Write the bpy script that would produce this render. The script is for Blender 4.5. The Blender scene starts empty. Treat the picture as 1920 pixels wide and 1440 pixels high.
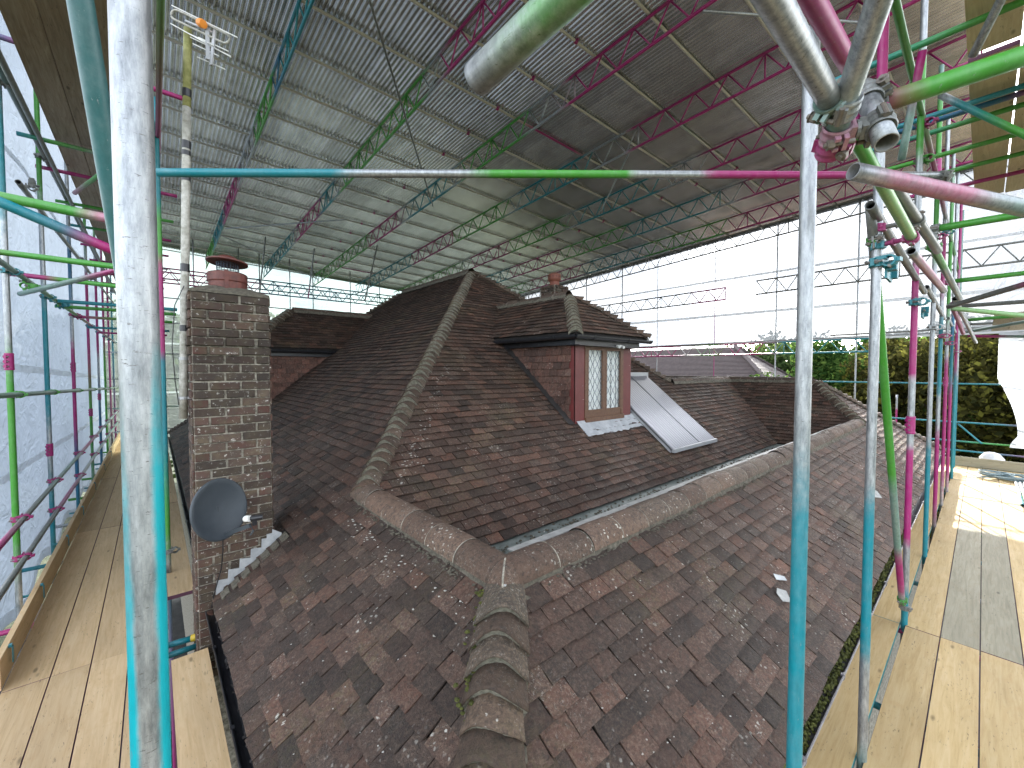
import bpy, math, random
import numpy as np
from mathutils import Vector, Matrix, noise as mnoise
random.seed(7)
R = math.radians
sc = bpy.context.scene
col = sc.collection
GZ = 7.3                      # eye height above the lawn; everything below is written relative to the eye and lifted at the end
PITCH = math.atan(26/771)
HEAD = R(48.9)                # heading measured from +X (the right-hand walkway) towards +Y (the left-hand walkway)

# ---------------------------------------------------------------- camera, world, sun, exposure
cd = bpy.data.cameras.new("camera"); cam = bpy.data.objects.new("camera", cd); col.objects.link(cam)
cd.sensor_width = 36; cd.lens = 36*771/1920; cd.clip_start = 0.02; cd.clip_end = 900
cam.location = (0, 0, 0); cam.rotation_euler = (R(90)-PITCH, 0, HEAD-R(90))
sc.camera = cam
world = bpy.data.worlds.new("World"); sc.world = world; world.use_nodes = True
wn = world.node_tree.nodes; wl = world.node_tree.links
bg = wn["Background"]; sky = wn.new("ShaderNodeTexSky"); sky.sky_type = 'NISHITA'; sky.sun_disc = False
SUN_DIR = Vector((0.86, 0.35, 0.40)).normalized()      # from the scene towards the sun
sun_el = math.asin(SUN_DIR.z); sun_az = math.atan2(SUN_DIR.x, SUN_DIR.y)
sky.sun_elevation = sun_el; sky.sun_rotation = sun_az; sky.air_density = 1.0; sky.dust_density = 2.5; sky.ozone_density = 1.0
bg.inputs[1].default_value = 0.15
hs0 = wn.new('ShaderNodeHueSaturation'); hs0.inputs['Saturation'].default_value = .26   # thin white cloud
wl.new(sky.outputs[0], hs0.inputs['Color'])
tcw = wn.new('ShaderNodeTexCoord'); mpw = wn.new('ShaderNodeMapping'); mpw.inputs['Scale'].default_value = (1, 1, 2.6); wl.new(tcw.outputs['Generated'], mpw.inputs['Vector'])
cn = wn.new('ShaderNodeTexNoise'); cn.inputs['Scale'].default_value = 3.2; cn.inputs['Detail'].default_value = 7; cn.inputs['Roughness'].default_value = .55; wl.new(mpw.outputs[0], cn.inputs['Vector'])
cr = wn.new('ShaderNodeValToRGB'); cr.color_ramp.elements[0].position = .36; cr.color_ramp.elements[0].color = (.62, .66, .74, 1); cr.color_ramp.elements[1].position = .62; cr.color_ramp.elements[1].color = (1.35, 1.34, 1.32, 1)
wl.new(cn.outputs['Fac'], cr.inputs[0]); cm_ = wn.new('ShaderNodeMix'); cm_.data_type = 'RGBA'; cm_.blend_type = 'MULTIPLY'; cm_.inputs[0].default_value = 1
wl.new(hs0.outputs[0], cm_.inputs[6]); wl.new(cr.outputs[0], cm_.inputs[7]); wl.new(cm_.outputs[2], bg.inputs[0])
sl = bpy.data.lights.new("sun", 'SUN'); sl.energy = 2.6; sl.angle = R(0.5); sl.color = (1, 0.95, 0.87)
so = bpy.data.objects.new("sun", sl); col.objects.link(so); so.location = (0, 0, 30)
so.rotation_euler = SUN_DIR.to_track_quat('Z', 'Y').to_euler()
sc.view_settings.view_transform = 'Standard'; sc.view_settings.look = 'None'
sc.view_settings.exposure = 2.75; sc.view_settings.gamma = 1.0; sc.view_settings.use_curve_mapping = False
sc.cycles.use_denoising = True; sc.cycles.max_bounces = 10; sc.cycles.diffuse_bounces = 5
sc.cycles.transparent_max_bounces = 16; sc.cycles.sample_clamp_indirect = 8
sc.cycles.caustics_reflective = False; sc.cycles.caustics_refractive = False

# ---------------------------------------------------------------- materials
def N(nt, t, **kw):
    n = nt.nodes.new(t)
    for k, v in kw.items():
        if k.startswith('i_'):
            key = k[2:]; key = int(key) if key.isdigit() else key
            n.inputs[key].default_value = v
        else: setattr(n, k, v)
    return n
def mat(name, rough=.6, metal=0., color=(.5, .5, .5)):
    m = bpy.data.materials.new(name); m.use_nodes = True
    b = m.node_tree.nodes["Principled BSDF"]
    b.inputs["Roughness"].default_value = rough; b.inputs["Metallic"].default_value = metal
    b.inputs["Base Color"].default_value = (*color, 1)
    return m, m.node_tree, b
def ramp(nt, src, stops, interp='LINEAR'):
    r = nt.nodes.new('ShaderNodeValToRGB'); r.color_ramp.interpolation = interp
    e = r.color_ramp.elements
    while len(e) < len(stops): e.new(0.5)
    for k, (p, c) in enumerate(stops):
        e[k].position = p; e[k].color = (*c, 1) if len(c) == 3 else c
    nt.links.new(src, r.inputs[0]); return r.outputs[0]
def nz(nt, scale, detail=4, rough=.6, vec=None, dist=0.):
    n = nt.nodes.new('ShaderNodeTexNoise'); n.inputs['Scale'].default_value = scale
    n.inputs['Detail'].default_value = detail; n.inputs['Roughness'].default_value = rough; n.inputs['Distortion'].default_value = dist
    if vec is None: vec = nt.nodes.new('ShaderNodeNewGeometry').outputs['Position']
    nt.links.new(vec, n.inputs['Vector']); return n.outputs['Fac']
def mixc(nt, fac, a, b, mode='MIX'):
    m = nt.nodes.new('ShaderNodeMix'); m.data_type = 'RGBA'; m.blend_type = mode
    for sock, v in ((m.inputs[0], fac), (m.inputs[6], a), (m.inputs[7], b)):
        if hasattr(v, 'links'): nt.links.new(v, sock)
        elif isinstance(v, (int, float)): sock.default_value = v
        else: sock.default_value = (*v, 1)
    return m.outputs[2]
def mth(nt, op, a, b=0., c=None):
    m = nt.nodes.new('ShaderNodeMath'); m.operation = op
    for i, v in enumerate((a, b, c)):
        if v is None: continue
        if hasattr(v, 'links'): nt.links.new(v, m.inputs[i])
        else: m.inputs[i].default_value = v
    return m.outputs[0]
def bump(nt, b, h, strength=.4, dist=.01):
    n = nt.nodes.new('ShaderNodeBump'); n.inputs['Strength'].default_value = strength; n.inputs['Distance'].default_value = dist
    nt.links.new(h, n.inputs['Height']); nt.links.new(n.outputs[0], b.inputs['Normal'])
def attr(nt, name):
    a = nt.nodes.new('ShaderNodeAttribute'); a.attribute_name = name; return a
def stretch(nt, sx, sy, sz, rot=None, coord='Position'):
    if coord == 'Position': s = nt.nodes.new('ShaderNodeNewGeometry').outputs['Position']
    else: s = nt.nodes.new('ShaderNodeTexCoord').outputs[coord]
    m = nt.nodes.new('ShaderNodeMapping'); m.inputs['Scale'].default_value = (sx, sy, sz)
    if rot: m.inputs['Rotation'].default_value = rot
    nt.links.new(s, m.inputs['Vector']); return m.outputs[0]

def make_tile_mat(name, dark, red, lichen_amt=.62, moss=.66):
    m, nt, b = mat(name, .7)
    a = attr(nt, 'tint'); sep = nt.nodes.new('ShaderNodeSeparateColor'); nt.links.new(a.outputs['Color'], sep.inputs[0])
    base = mixc(nt, sep.outputs[1], dark, red)
    n1 = nz(nt, 9, 6, .7); n2 = nz(nt, 55, 5, .75); n3 = nz(nt, 1.3, 3, .5)
    base = mixc(nt, mth(nt, 'MULTIPLY', ramp(nt, n1, [(.35, (0, 0, 0)), (.7, (1, 1, 1))]), .55), base, (.042, .032, .026))
    base = mixc(nt, mth(nt, 'MULTIPLY', ramp(nt, n2, [(.46, (0, 0, 0)), (.64, (1, 1, 1))]), .55), base, (.21, .145, .10))
    base = mixc(nt, mth(nt, 'MULTIPLY', ramp(nt, nz(nt, 34, 6, .8), [(.50, (0, 0, 0)), (.60, (1, 1, 1))]), .65), base, (.026, .020, .016))
    # olive moss and ochre lichen in large patches
    mo = mth(nt, 'MULTIPLY', ramp(nt, n3, [(.52, (0, 0, 0)), (.7, (1, 1, 1))]), ramp(nt, nz(nt, 30, 4, .7), [(.45, (0, 0, 0)), (.62, (1, 1, 1))]))
    base = mixc(nt, mth(nt, 'MULTIPLY', mo, moss), base, (.13, .105, .045))
    # pale lichen: fine crust plus round spots
    v = nt.nodes.new('ShaderNodeTexVoronoi'); v.inputs['Scale'].default_value = 26
    wv = nt.nodes.new('ShaderNodeVectorMath'); wv.operation = 'ADD'
    nn = nt.nodes.new('ShaderNodeTexNoise'); nn.inputs['Scale'].default_value = 40
    g = nt.nodes.new('ShaderNodeNewGeometry'); nt.links.new(g.outputs['Position'], nn.inputs['Vector'])
    sc_ = nt.nodes.new('ShaderNodeVectorMath'); sc_.operation = 'SCALE'; sc_.inputs['Scale'].default_value = .03
    nt.links.new(nn.outputs['Color'], sc_.inputs[0]); nt.links.new(g.outputs['Position'], wv.inputs[0]); nt.links.new(sc_.outputs[0], wv.inputs[1])
    nt.links.new(wv.outputs[0], v.inputs['Vector'])
    spot = mth(nt, 'MULTIPLY', ramp(nt, v.outputs['Distance'], [(.16, (1, 1, 1)), (.24, (0, 0, 0))]), ramp(nt, nz(nt, 2.2, 5, .75), [(.50, (0, 0, 0)), (.60, (1, 1, 1))]))
    crust = mth(nt, 'MULTIPLY', ramp(nt, nz(nt, 75, 6, .85), [(.55, (0, 0, 0)), (.62, (1, 1, 1))]), ramp(nt, nz(nt, 2.6, 5, .75), [(.44, (0, 0, 0)), (.62, (1, 1, 1))]))
    li = mth(nt, 'MAXIMUM', spot, mth(nt, 'MULTIPLY', crust, .6))
    li = mth(nt, 'MULTIPLY', li, mth(nt, 'ADD', mth(nt, 'MULTIPLY', sep.outputs[2], .7), lichen_amt*.5))
    base = mixc(nt, li, base, (.55, .53, .47))
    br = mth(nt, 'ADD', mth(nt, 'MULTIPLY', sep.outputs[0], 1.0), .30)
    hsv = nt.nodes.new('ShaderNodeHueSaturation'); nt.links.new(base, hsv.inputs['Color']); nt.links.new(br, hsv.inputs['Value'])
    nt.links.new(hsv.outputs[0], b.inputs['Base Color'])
    bump(nt, b, mth(nt, 'ADD', nz(nt, 120, 5, .7), mth(nt, 'MULTIPLY', n1, 1.5)), .9, .010)
    return m
M = {}
M['tile'] = make_tile_mat('clay_tile', (.060, .038, .029), (.175, .068, .040))
M['bonnet'] = make_tile_mat('mossy_bonnet_clay', (.068, .056, .040), (.155, .088, .055), 1.2, .85)
M['ridge'] = make_tile_mat('ridge_clay', (.095, .070, .052), (.18, .10, .066), 1.3, .35)
M['hung'] = make_tile_mat('wall_hung_clay', (.10, .042, .031), (.17, .062, .042), .1, .1)

def make_tube_mat():
    m, nt, b = mat('scaffold_tube', .42)
    a = attr(nt, 'paint')
    al = a.outputs['Alpha']
    st = stretch(nt, 1, 1, .22)
    n = nz(nt, 60, 6, .75, st); n2 = nz(nt, 14, 5, .7)
    sil = ramp(nt, n, [(.3, (.17, .185, .20)), (.5, (.33, .35, .365)), (.72, (.52, .54, .56))])
    sil = mixc(nt, ramp(nt, nz(nt, 1, 5, .8, stretch(nt, 60, 60, 240)), [(.60, (0, 0, 0)), (.66, (1, 1, 1))]), sil, (.13, .125, .12))
    k = mth(nt, 'MULTIPLY', mth(nt, 'SUBTRACT', n2, .5), 1.4)
    k = mth(nt, 'MULTIPLY', k, mth(nt, 'MULTIPLY', mth(nt, 'MULTIPLY', al, mth(nt, 'SUBTRACT', 1.02, al)), 4))
    k2 = mth(nt, 'ADD', al, k)
    scr = ramp(nt, nz(nt, 75, 4, .8, st), [(.3, (.35, .35, .35)), (.37, (1, 1, 1))])
    fac = nt.nodes.new('ShaderNodeClamp'); nt.links.new(mth(nt, 'MULTIPLY', k2, scr), fac.inputs[0])
    pc = mixc(nt, .35, a.outputs['Color'], mixc(nt, ramp(nt, n, [(.25, (.45, .45, .45)), (.7, (1.2, 1.2, 1.2))]), (0, 0, 0), a.outputs['Color']))
    c = mixc(nt, fac.outputs[0], sil, pc)
    nt.links.new(c, b.inputs['Base Color'])
    nt.links.new(mth(nt, 'MULTIPLY', mth(nt, 'SUBTRACT', 1, fac.outputs[0]), .65), b.inputs['Metallic'])
    nt.links.new(mth(nt, 'ADD', mth(nt, 'MULTIPLY', n, .3), .26), b.inputs['Roughness'])
    bump(nt, b, mth(nt, 'ADD', n, mth(nt, 'MULTIPLY', nz(nt, 160, 4, .7), .5)), .25, .0012)
    return m
M['tube'] = make_tube_mat()

def make_wood(name, c1, c2, c3, rough=.75):
    m, nt, b = mat(name, rough)
    oi = nt.nodes.new('ShaderNodeObjectInfo')
    tc = nt.nodes.new('ShaderNodeTexCoord')
    off = nt.nodes.new('ShaderNodeVectorMath'); off.operation = 'ADD'
    cm = nt.nodes.new('ShaderNodeCombineXYZ')
    nt.links.new(mth(nt, 'MULTIPLY', oi.outputs['Random'], 37), cm.inputs[0]); nt.links.new(mth(nt, 'MULTIPLY', oi.outputs['Random'], 91), cm.inputs[1])
    nt.links.new(tc.outputs['Object'], off.inputs[0]); nt.links.new(cm.outputs[0], off.inputs[1])
    def mp(sx, sy, sz):
        q = nt.nodes.new('ShaderNodeMapping'); q.inputs['Scale'].default_value = (sx, sy, sz)
        nt.links.new(off.outputs[0], q.inputs[0]); return q.outputs[0]
    g = nz(nt, 1, 6, .65, mp(2.2, 34, 14), 1.1)
    c = ramp(nt, g, [(.3, c1), (.5, c2), (.72, c3)])
    big = nz(nt, 1, 3, .5, mp(1.1, 4, 4))
    c = mixc(nt, mth(nt, 'MULTIPLY', ramp(nt, big, [(.4, (0, 0, 0)), (.7, (1, 1, 1))]), .35), c, tuple(x*.62 for x in c2))
    dash = ramp(nt, nz(nt, 1, 3, .5, mp(22, 110, 30), .6), [(.64, (0, 0, 0)), (.70, (1, 1, 1))])
    dash = mth(nt, 'MULTIPLY', dash, ramp(nt, nz(nt, 1, 3, .6, mp(2, 5, 5)), [(.42, (0, 0, 0)), (.58, (1, 1, 1))]))
    stain = ramp(nt, nz(nt, 1, 6, .7, mp(3, 9, 9), 2.0), [(.50, (0, 0, 0)), (.72, (1, 1, 1))])
    c = mixc(nt, mth(nt, 'MULTIPLY', stain, .35), c, (c2[0]*.80, c2[1]*.68, c2[2]*.5))
    c = mixc(nt, mth(nt, 'MULTIPLY', dash, .8), c, tuple(x*.32 for x in c2))
    kn = nt.nodes.new('ShaderNodeTexVoronoi'); kn.inputs['Scale'].default_value = 1; nt.links.new(mp(2.4, 7, 5), kn.inputs['Vector'])
    c = mixc(nt, ramp(nt, kn.outputs['Distance'], [(.05, (.8, .8, .8)), (.11, (0, 0, 0))]), c, tuple(x*.4 for x in c1))
    hs = nt.nodes.new('ShaderNodeHueSaturation'); nt.links.new(c, hs.inputs['Color'])
    nt.links.new(mth(nt, 'ADD', mth(nt, 'MULTIPLY', oi.outputs['Random'], .28), .84), hs.inputs['Value'])
    nt.links.new(hs.outputs[0], b.inputs['Base Color'])
    bump(nt, b, g, .3, .003)
    return m
M['board_l'] = make_wood('pale_board', (.50, .35, .18), (.60, .43, .24), (.66, .50, .30))
M['board_r'] = make_wood('warm_board', (.48, .33, .14), (.58, .42, .20), (.64, .49, .27))
M['board_d'] = make_wood('weathered_board', (.24, .22, .15), (.33, .30, .21), (.40, .36, .27))
M['board_u'] = make_wood('old_underside_board', (.24, .18, .13), (.38, .30, .22), (.50, .42, .32))
M['board_p'] = make_wood('bounce_lit_board', (.60, .48, .30), (.72, .60, .40), (.80, .69, .50))  # light bounced up from the walkway is put into this paler board colour
M['edge'] = mat('purple_board_edge', .8, 0, (.10, .035, .06))[0]
M['edge_t'] = mat('teal_board_edge', .8, 0, (.05, .22, .22))[0]

m, nt, b = mat('chimney_brick', .85); M['brick'] = m
a = attr(nt, 'tint'); sep = nt.nodes.new('ShaderNodeSeparateColor'); nt.links.new(a.outputs['Color'], sep.inputs[0])
c = mixc(nt, sep.outputs[1], (.066, .046, .034), (.13, .048, .034))
c = mixc(nt, mth(nt, 'MULTIPLY', ramp(nt, nz(nt, 22, 5, .7), [(.4, (0, 0, 0)), (.65, (1, 1, 1))]), .6), c, (.055, .048, .045))
c = mixc(nt, mth(nt, 'MULTIPLY', ramp(nt, nz(nt, 11, 4, .7), [(.45, (0, 0, 0)), (.65, (1, 1, 1))]), .6), c, (.12, .09, .05))
c = mixc(nt, ramp(nt, nz(nt, 34, 5, .75), [(.60, (0, 0, 0)), (.66, (1, 1, 1))]), c, (.58, .56, .51))
hs = nt.nodes.new('ShaderNodeHueSaturation'); nt.links.new(c, hs.inputs['Color']); nt.links.new(mth(nt, 'ADD', sep.outputs[0], .6), hs.inputs['Value'])
nt.links.new(hs.outputs[0], b.inputs['Base Color']); bump(nt, b, nz(nt, 90, 5, .7), .6, .005)

def simple(name, c1, c2, scale=8, rough=.8, metal=0, bs=.3, bd=.005, det=5):
    m, nt, b = mat(name, rough, metal)
    n = nz(nt, scale, det, .7)
    nt.links.new(ramp(nt, n, [(.32, c1), (.68, c2)]), b.inputs['Base Color'])
    bump(nt, b, nz(nt, scale*6, 4, .7), bs, bd); return m
M['mortar'] = simple('pale_mortar', (.07, .062, .048), (.50, .46, .38), 24)
M['bedding'] = simple('mossy_mortar', (.055, .05, .037), (.185, .165, .125), 34, bs=.8, bd=.012)
M['under'] = simple('dark_underlay', (.018, .016, .015), (.035, .03, .028))
M['lichen'] = simple('white_lichen', (.36, .35, .30), (.68, .67, .62), 60, .9, bs=.8)
M['packing'] = simple('grey_green_packing', (.11, .11, .08), (.32, .30, .24), 40, .9, bs=.8, bd=.01)
M['lead'] = simple('lead_sheet', (.32, .34, .36), (.52, .54, .55), 9, .5, .15)
M['lead_dull'] = simple('dull_lead', (.12, .14, .13), (.25, .28, .26), 9, .6, .1)
M['white_strip'] = simple('pale_lead_strip', (.26, .26, .25), (.44, .44, .42), 14, .6)
M['black'] = simple('black_plastic', (.012, .013, .016), (.025, .026, .03), 12, .32, 0, .1, .001)
M['gutter_grey'] = simple('grey_gutter', (.16, .15, .16), (.26, .25, .26), 12, .4)
M['moss'] = simple('moss', (.045, .055, .012), (.17, .18, .035), 22, .95, bs=1, bd=.02)
M['terracotta'] = simple('terracotta', (.15, .045, .028), (.25, .08, .05), 12, .6)
M['cowl'] = simple('red_painted_metal', (.075, .022, .018), (.17, .045, .032), 22, .5)
M['wire'] = mat('dark_wire', .4, .7, (.08, .1, .13))[0]
M['dish'] = simple('slate_grey_dish', (.035, .046, .057), (.05, .062, .073), 5, .5)
M['white_plastic'] = mat('white_plastic', .4, 0, (.75, .75, .72))[0]
M['orange_plastic'] = mat('orange_plastic', .5, 0, (.75, .25, .02))[0]
M['mast'] = simple('lichened_mast', (.22, .215, .17), (.55, .54, .5), 22, .55, .2)
M['mast_moss'] = simple('green_algae_mast', (.16, .17, .04), (.35, .34, .14), 18, .7)
M['alu'] = mat('aluminium', .5, .5, (.42, .43, .44))[0]
M['red_frame'] = simple('oxblood_board', (.105, .018, .018), (.15, .028, .026), 5, .45)
M['brown_frame'] = simple('brown_window_timber', (.085, .04, .022), (.16, .08, .043), 24, .5)
M['curtain'] = simple('white_net_curtain', (.70, .73, .71), (.85, .87, .85), 6, .9)
M['chrome_tube'] = mat('silvered_glass_tube', .45, .15, (.50, .49, .51))[0]
M['dark_glass'] = mat('collector_back', .4, .3, (.20, .20, .21))[0]

m, nt, b = mat('window_glass', .03); M['glass'] = m
b.inputs['Alpha'].default_value = .10; b.inputs['Base Color'].default_value = (.7, .75, .75, 1)

# corrugated galvanised sheet
m, nt, b = mat('corrugated_sheet', .27, .75); M['corr'] = m
oi = nt.nodes.new('ShaderNodeObjectInfo')
n = nz(nt, 1, 5, .7, stretch(nt, 9, 1.2, 3)); n2 = nz(nt, 3, 4, .6)
c = ramp(nt, n, [(.3, (.50, .505, .50)), (.5, (.66, .66, .655)), (.75, (.82, .82, .81))])
c = mixc(nt, mth(nt, 'MULTIPLY', ramp(nt, n2, [(.5, (0, 0, 0)), (.75, (1, 1, 1))]), .4), c, (.17, .165, .14))
hs = nt.nodes.new('ShaderNodeHueSaturation'); nt.links.new(c, hs.inputs['Color'])
nt.links.new(mth(nt, 'ADD', mth(nt, 'MULTIPLY', oi.outputs['Random'], .35), .8), hs.inputs['Value'])
nt.links.new(hs.outputs[0], b.inputs['Base Color'])

# translucent sheeting
def make_sheet(name, transp, tint=(.80, .84, .88), tcol=(.9, .95, .97)):
    m = bpy.data.materials.new(name); m.use_nodes = True; nt = m.node_tree; nt.nodes.clear()
    out = nt.nodes.new('ShaderNodeOutputMaterial')
    tl = N(nt, 'ShaderNodeBsdfTranslucent'); df = N(nt, 'ShaderNodeBsdfDiffuse'); tp = N(nt, 'ShaderNodeBsdfTransparent'); gl = N(nt, 'ShaderNodeBsdfGlossy', i_Roughness=.35)
    cc = ramp(nt, nz(nt, 1.3, 5, .6), [(.3, tuple(x*.86 for x in tint)), (.7, tint)])
    for s in (tl, df): nt.links.new(cc, s.inputs['Color'])
    tp.inputs['Color'].default_value = (*tcol, 1)
    mx = N(nt, 'ShaderNodeMixShader', i_0=.30); nt.links.new(tl.outputs[0], mx.inputs[1]); nt.links.new(df.outputs[0], mx.inputs[2])
    m1 = N(nt, 'ShaderNodeMixShader', i_0=.06); nt.links.new(mx.outputs[0], m1.inputs[1]); nt.links.new(gl.outputs[0], m1.inputs[2])
    m2 = N(nt, 'ShaderNodeMixShader', i_0=transp); nt.links.new(m1.outputs[0], m2.inputs[1]); nt.links.new(tp.outputs[0], m2.inputs[2])
    bp = N(nt, 'ShaderNodeBump', i_Strength=.8, i_Distance=.12)
    w = mth(nt, 'ADD', nz(nt, 1, 4, .6, stretch(nt, 1.2, 1.2, .5), 1.2), mth(nt, 'MULTIPLY', nz(nt, 1, 3, .5, stretch(nt, .7, 2.6, 3.4, (.6, 0, 0)), 2.2), .6)); nt.links.new(w, bp.inputs['Height'])
    for s in (tl, df, gl): nt.links.new(bp.outputs[0], s.inputs['Normal'])
    nt.links.new(m2.outputs[0], out.inputs['Surface']); return m
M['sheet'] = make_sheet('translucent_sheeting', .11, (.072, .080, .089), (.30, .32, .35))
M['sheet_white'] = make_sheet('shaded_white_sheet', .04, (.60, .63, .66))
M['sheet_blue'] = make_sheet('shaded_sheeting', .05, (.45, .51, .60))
M['sheet_far'] = make_sheet('thin_sheeting', .45, (.20, .23, .22), (.40, .47, .44))
M['hem'] = make_sheet('sheeting_hem', .02, (.85, .87, .88))

def make_leaf(name, cols):
    m = bpy.data.materials.new(name); m.use_nodes = True; nt = m.node_tree; nt.nodes.clear()
    out = nt.nodes.new('ShaderNodeOutputMaterial'); a = attr(nt, 'tint')
    sep = nt.nodes.new('ShaderNodeSeparateColor'); nt.links.new(a.outputs['Color'], sep.inputs[0])
    c = ramp(nt, sep.outputs[0], cols)
    d = N(nt, 'ShaderNodeBsdfDiffuse'); t = N(nt, 'ShaderNodeBsdfTranslucent'); nt.links.new(c, d.inputs[0]); nt.links.new(c, t.inputs[0])
    x = N(nt, 'ShaderNodeMixShader', i_0=.4); nt.links.new(d.outputs[0], x.inputs[1]); nt.links.new(t.outputs[0], x.inputs[2])
    nt.links.new(x.outputs[0], out.inputs['Surface']); return m
M['leaf_green'] = make_leaf('green_leaves', [(0, (.02, .048, .013)), (.5, (.045, .095, .024)), (1, (.13, .20, .045))])
M['leaf_olive'] = make_leaf('olive_leaves', [(0, (.03, .034, .013)), (.5, (.065, .062, .02)), (1, (.19, .19, .04))])
M['leaf_pale'] = make_leaf('pale_leaves', [(0, (.05, .08, .03)), (.5, (.09, .14, .05)), (1, (.16, .22, .07))])
M['bark'] = simple('bark', (.05, .04, .03), (.12, .09, .07), 14, .9)
M['lawn'] = simple('lawn_green', (.04, .055, .03), (.09, .10, .06), 3, .95, bs=.8, bd=.05)
M['paving'] = simple('dark_paving', (.014, .014, .015), (.04, .04, .04), 5, .7)
M['far_roof'] = simple('far_roof_tile', (.06, .045, .045), (.105, .078, .075), 4, .7)
M['render'] = simple('pale_wall', (.35, .32, .28), (.45, .42, .38), 4, .9)
M['bag'] = simple('white_bag', (.6, .6, .62), (.78, .78, .8), 8, .6)
M['rope'] = simple('blue_grey_rope', (.10, .16, .18), (.25, .32, .34), 20, .8)

# ---------------------------------------------------------------- mesh helpers
PC = dict(s=((.5, .5, .5), 0.), w=((.64, .60, .53), .92), t=((.0, .20, .25), .95), g=((.05, .29, .025), .95), m=((.34, .006, .14), .95), p=((.50, .13, .24), .62),
          e=((.13, .27, .22), .72), l=((.30, .55, .20), .8), b=((.01, .13, .25), .95), k=((.015, .115, .12), .93), d=((.13, .135, .12), .85))  # k is teal with the leaning tube's shade put into the colour
def bands(spec):
    st = []
    for w in spec.split():
        k = w[0]; t = float(w[1:]) if len(w) > 1 else 0.
        st.append((t, np.array(PC[k][0]), PC[k][1]))
    ts = [s[0] for s in st]
    def f(t):
        if t <= ts[0]: return (*st[0][1], st[0][2])
        for i in range(len(st)-1):
            if t <= ts[i+1]:
                w = (t-ts[i])/max(1e-6, ts[i+1]-ts[i]); c0, a0, c1, a1 = st[i][1], st[i][2], st[i+1][1], st[i+1][2]
                w = w*w*(3-2*w); al = a0*(1-w)+a1*w
                k0 = a0*(1-w)+1e-4*(1-w); k1 = a1*w+1e-4*w
                return (*((c0*k0+c1*k1)/(k0+k1)), al)
        return (*st[-1][1], st[-1][2])
    return f
class MB:
    def __init__(s): s.v = []; s.f = []; s.m = []; s.c = []
    def add(s, vs, fs, mi=0, cs=None):
        o = len(s.v); s.v += [tuple(map(float, p)) for p in vs]; s.f += [tuple(o+i for i in f) for f in fs]
        s.m += [mi]*len(fs) if isinstance(mi, int) else list(mi)
        if cs is None: cs = (1, 1, 1, 1)
        s.c += [tuple(map(float, cs))]*len(vs) if isinstance(cs[0], (int, float)) else [tuple(map(float, q)) for q in cs]
        return s
    def box(s, c, size, rot=None, mi=0, cs=None):
        x, y, z = (d/2 for d in size); c = Vector(c)
        P = [Vector((a*x, b_*y, d*z)) for a in (-1, 1) for b_ in (-1, 1) for d in (-1, 1)]
        if rot is not None: P = [rot @ p for p in P]
        s.add([c+p for p in P], [(0, 1, 3, 2), (4, 6, 7, 5), (0, 4, 5, 1), (2, 3, 7, 6), (0, 2, 6, 4), (1, 5, 7, 3)], mi, cs); return s
    def bar(s, p0, p1, w, h=None, mi=0, cs=None):
        p0 = Vector(p0); p1 = Vector(p1); d = p1-p0
        return s.box((p0+p1)/2, (w, h or w, d.length), d.to_track_quat('Z', 'Y').to_matrix(), mi, cs)
    def tube(s, p0, p1, r, spec='s', seg=12, step=.15, hollow=True, mi=0, fcol=None, cap=True):
        p0 = Vector(p0); p1 = Vector(p1); d = p1-p0; L = d.length; q = d.to_track_quat('Z', 'Y').to_matrix()
        n = max(1, min(60, int(L/step))); bf = bands(spec)
        ts = [i/n for i in range(n+1)]; vs = []; cs = []; fs = []
        for t in ts:
            cc = bf(t)
            for k in range(seg):
                a = 2*math.pi*k/seg; vs.append(p0+q @ Vector((r*math.cos(a), r*math.sin(a), t*L)))
                cs.append(fcol(vs[-1], a, t) if fcol else cc)
        for i in range(n):
            for k in range(seg):
                k2 = (k+1) % seg; fs.append((i*seg+k, i*seg+k2, (i+1)*seg+k2, (i+1)*seg+k))
        if hollow:
            for e, t, sg in ((0, 0, 1), (n, 1, -1)):
                b0 = len(vs); cc = bf(t); dd = min(.12, L*.3)*sg
                for zz in (t*L, t*L+dd):
                    for k in range(seg):
                        a = 2*math.pi*k/seg; vs.append(p0+q @ Vector((r*.84*math.cos(a), r*.84*math.sin(a), zz)))
                        cs.append((*[x*.4 for x in cc[:3]], .7) if zz == t*L else (.02, .02, .02, 1))  # bore coloured darker inwards to imitate the shade inside the tube
                for k in range(seg):
                    k2 = (k+1) % seg; o = e*seg
                    A = [(o+k, b0+k, b0+k2, o+k2), (b0+k, b0+seg+k, b0+seg+k2, b0+k2)]
                    fs += A if sg > 0 else [tuple(reversed(x)) for x in A]
                fs.append(tuple(b0+seg+k for k in range(seg)))
        elif cap:
            fs.append(tuple(reversed(range(seg)))); fs.append(tuple(n*seg+k for k in range(seg)))
        s.add(vs, fs, mi, cs); return s
    def path(s, pts, r, seg=8, mi=0, cs=None, closed=False):
        pts = [Vector(p) for p in pts]; n = len(pts); vs = []; fs = []
        for i, p in enumerate(pts):
            d = (pts[(i+1) % n]-pts[i-1]) if closed else (pts[min(i+1, n-1)]-pts[max(i-1, 0)])
            q = d.to_track_quat('Z', 'Y').to_matrix()
            for k in range(seg):
                a = 2*math.pi*k/seg; vs.append(p+q @ Vector((r*math.cos(a), r*math.sin(a), 0)))
        for i in range(n if closed else n-1):
            j = (i+1) % n
            for k in range(seg):
                k2 = (k+1) % seg; fs.append((i*seg+k, i*seg+k2, j*seg+k2, j*seg+k))
        if not closed: fs.append(tuple(reversed(range(seg)))); fs.append(tuple((n-1)*seg+k for k in range(seg)))
        s.add(vs, fs, mi, cs); return s
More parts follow.
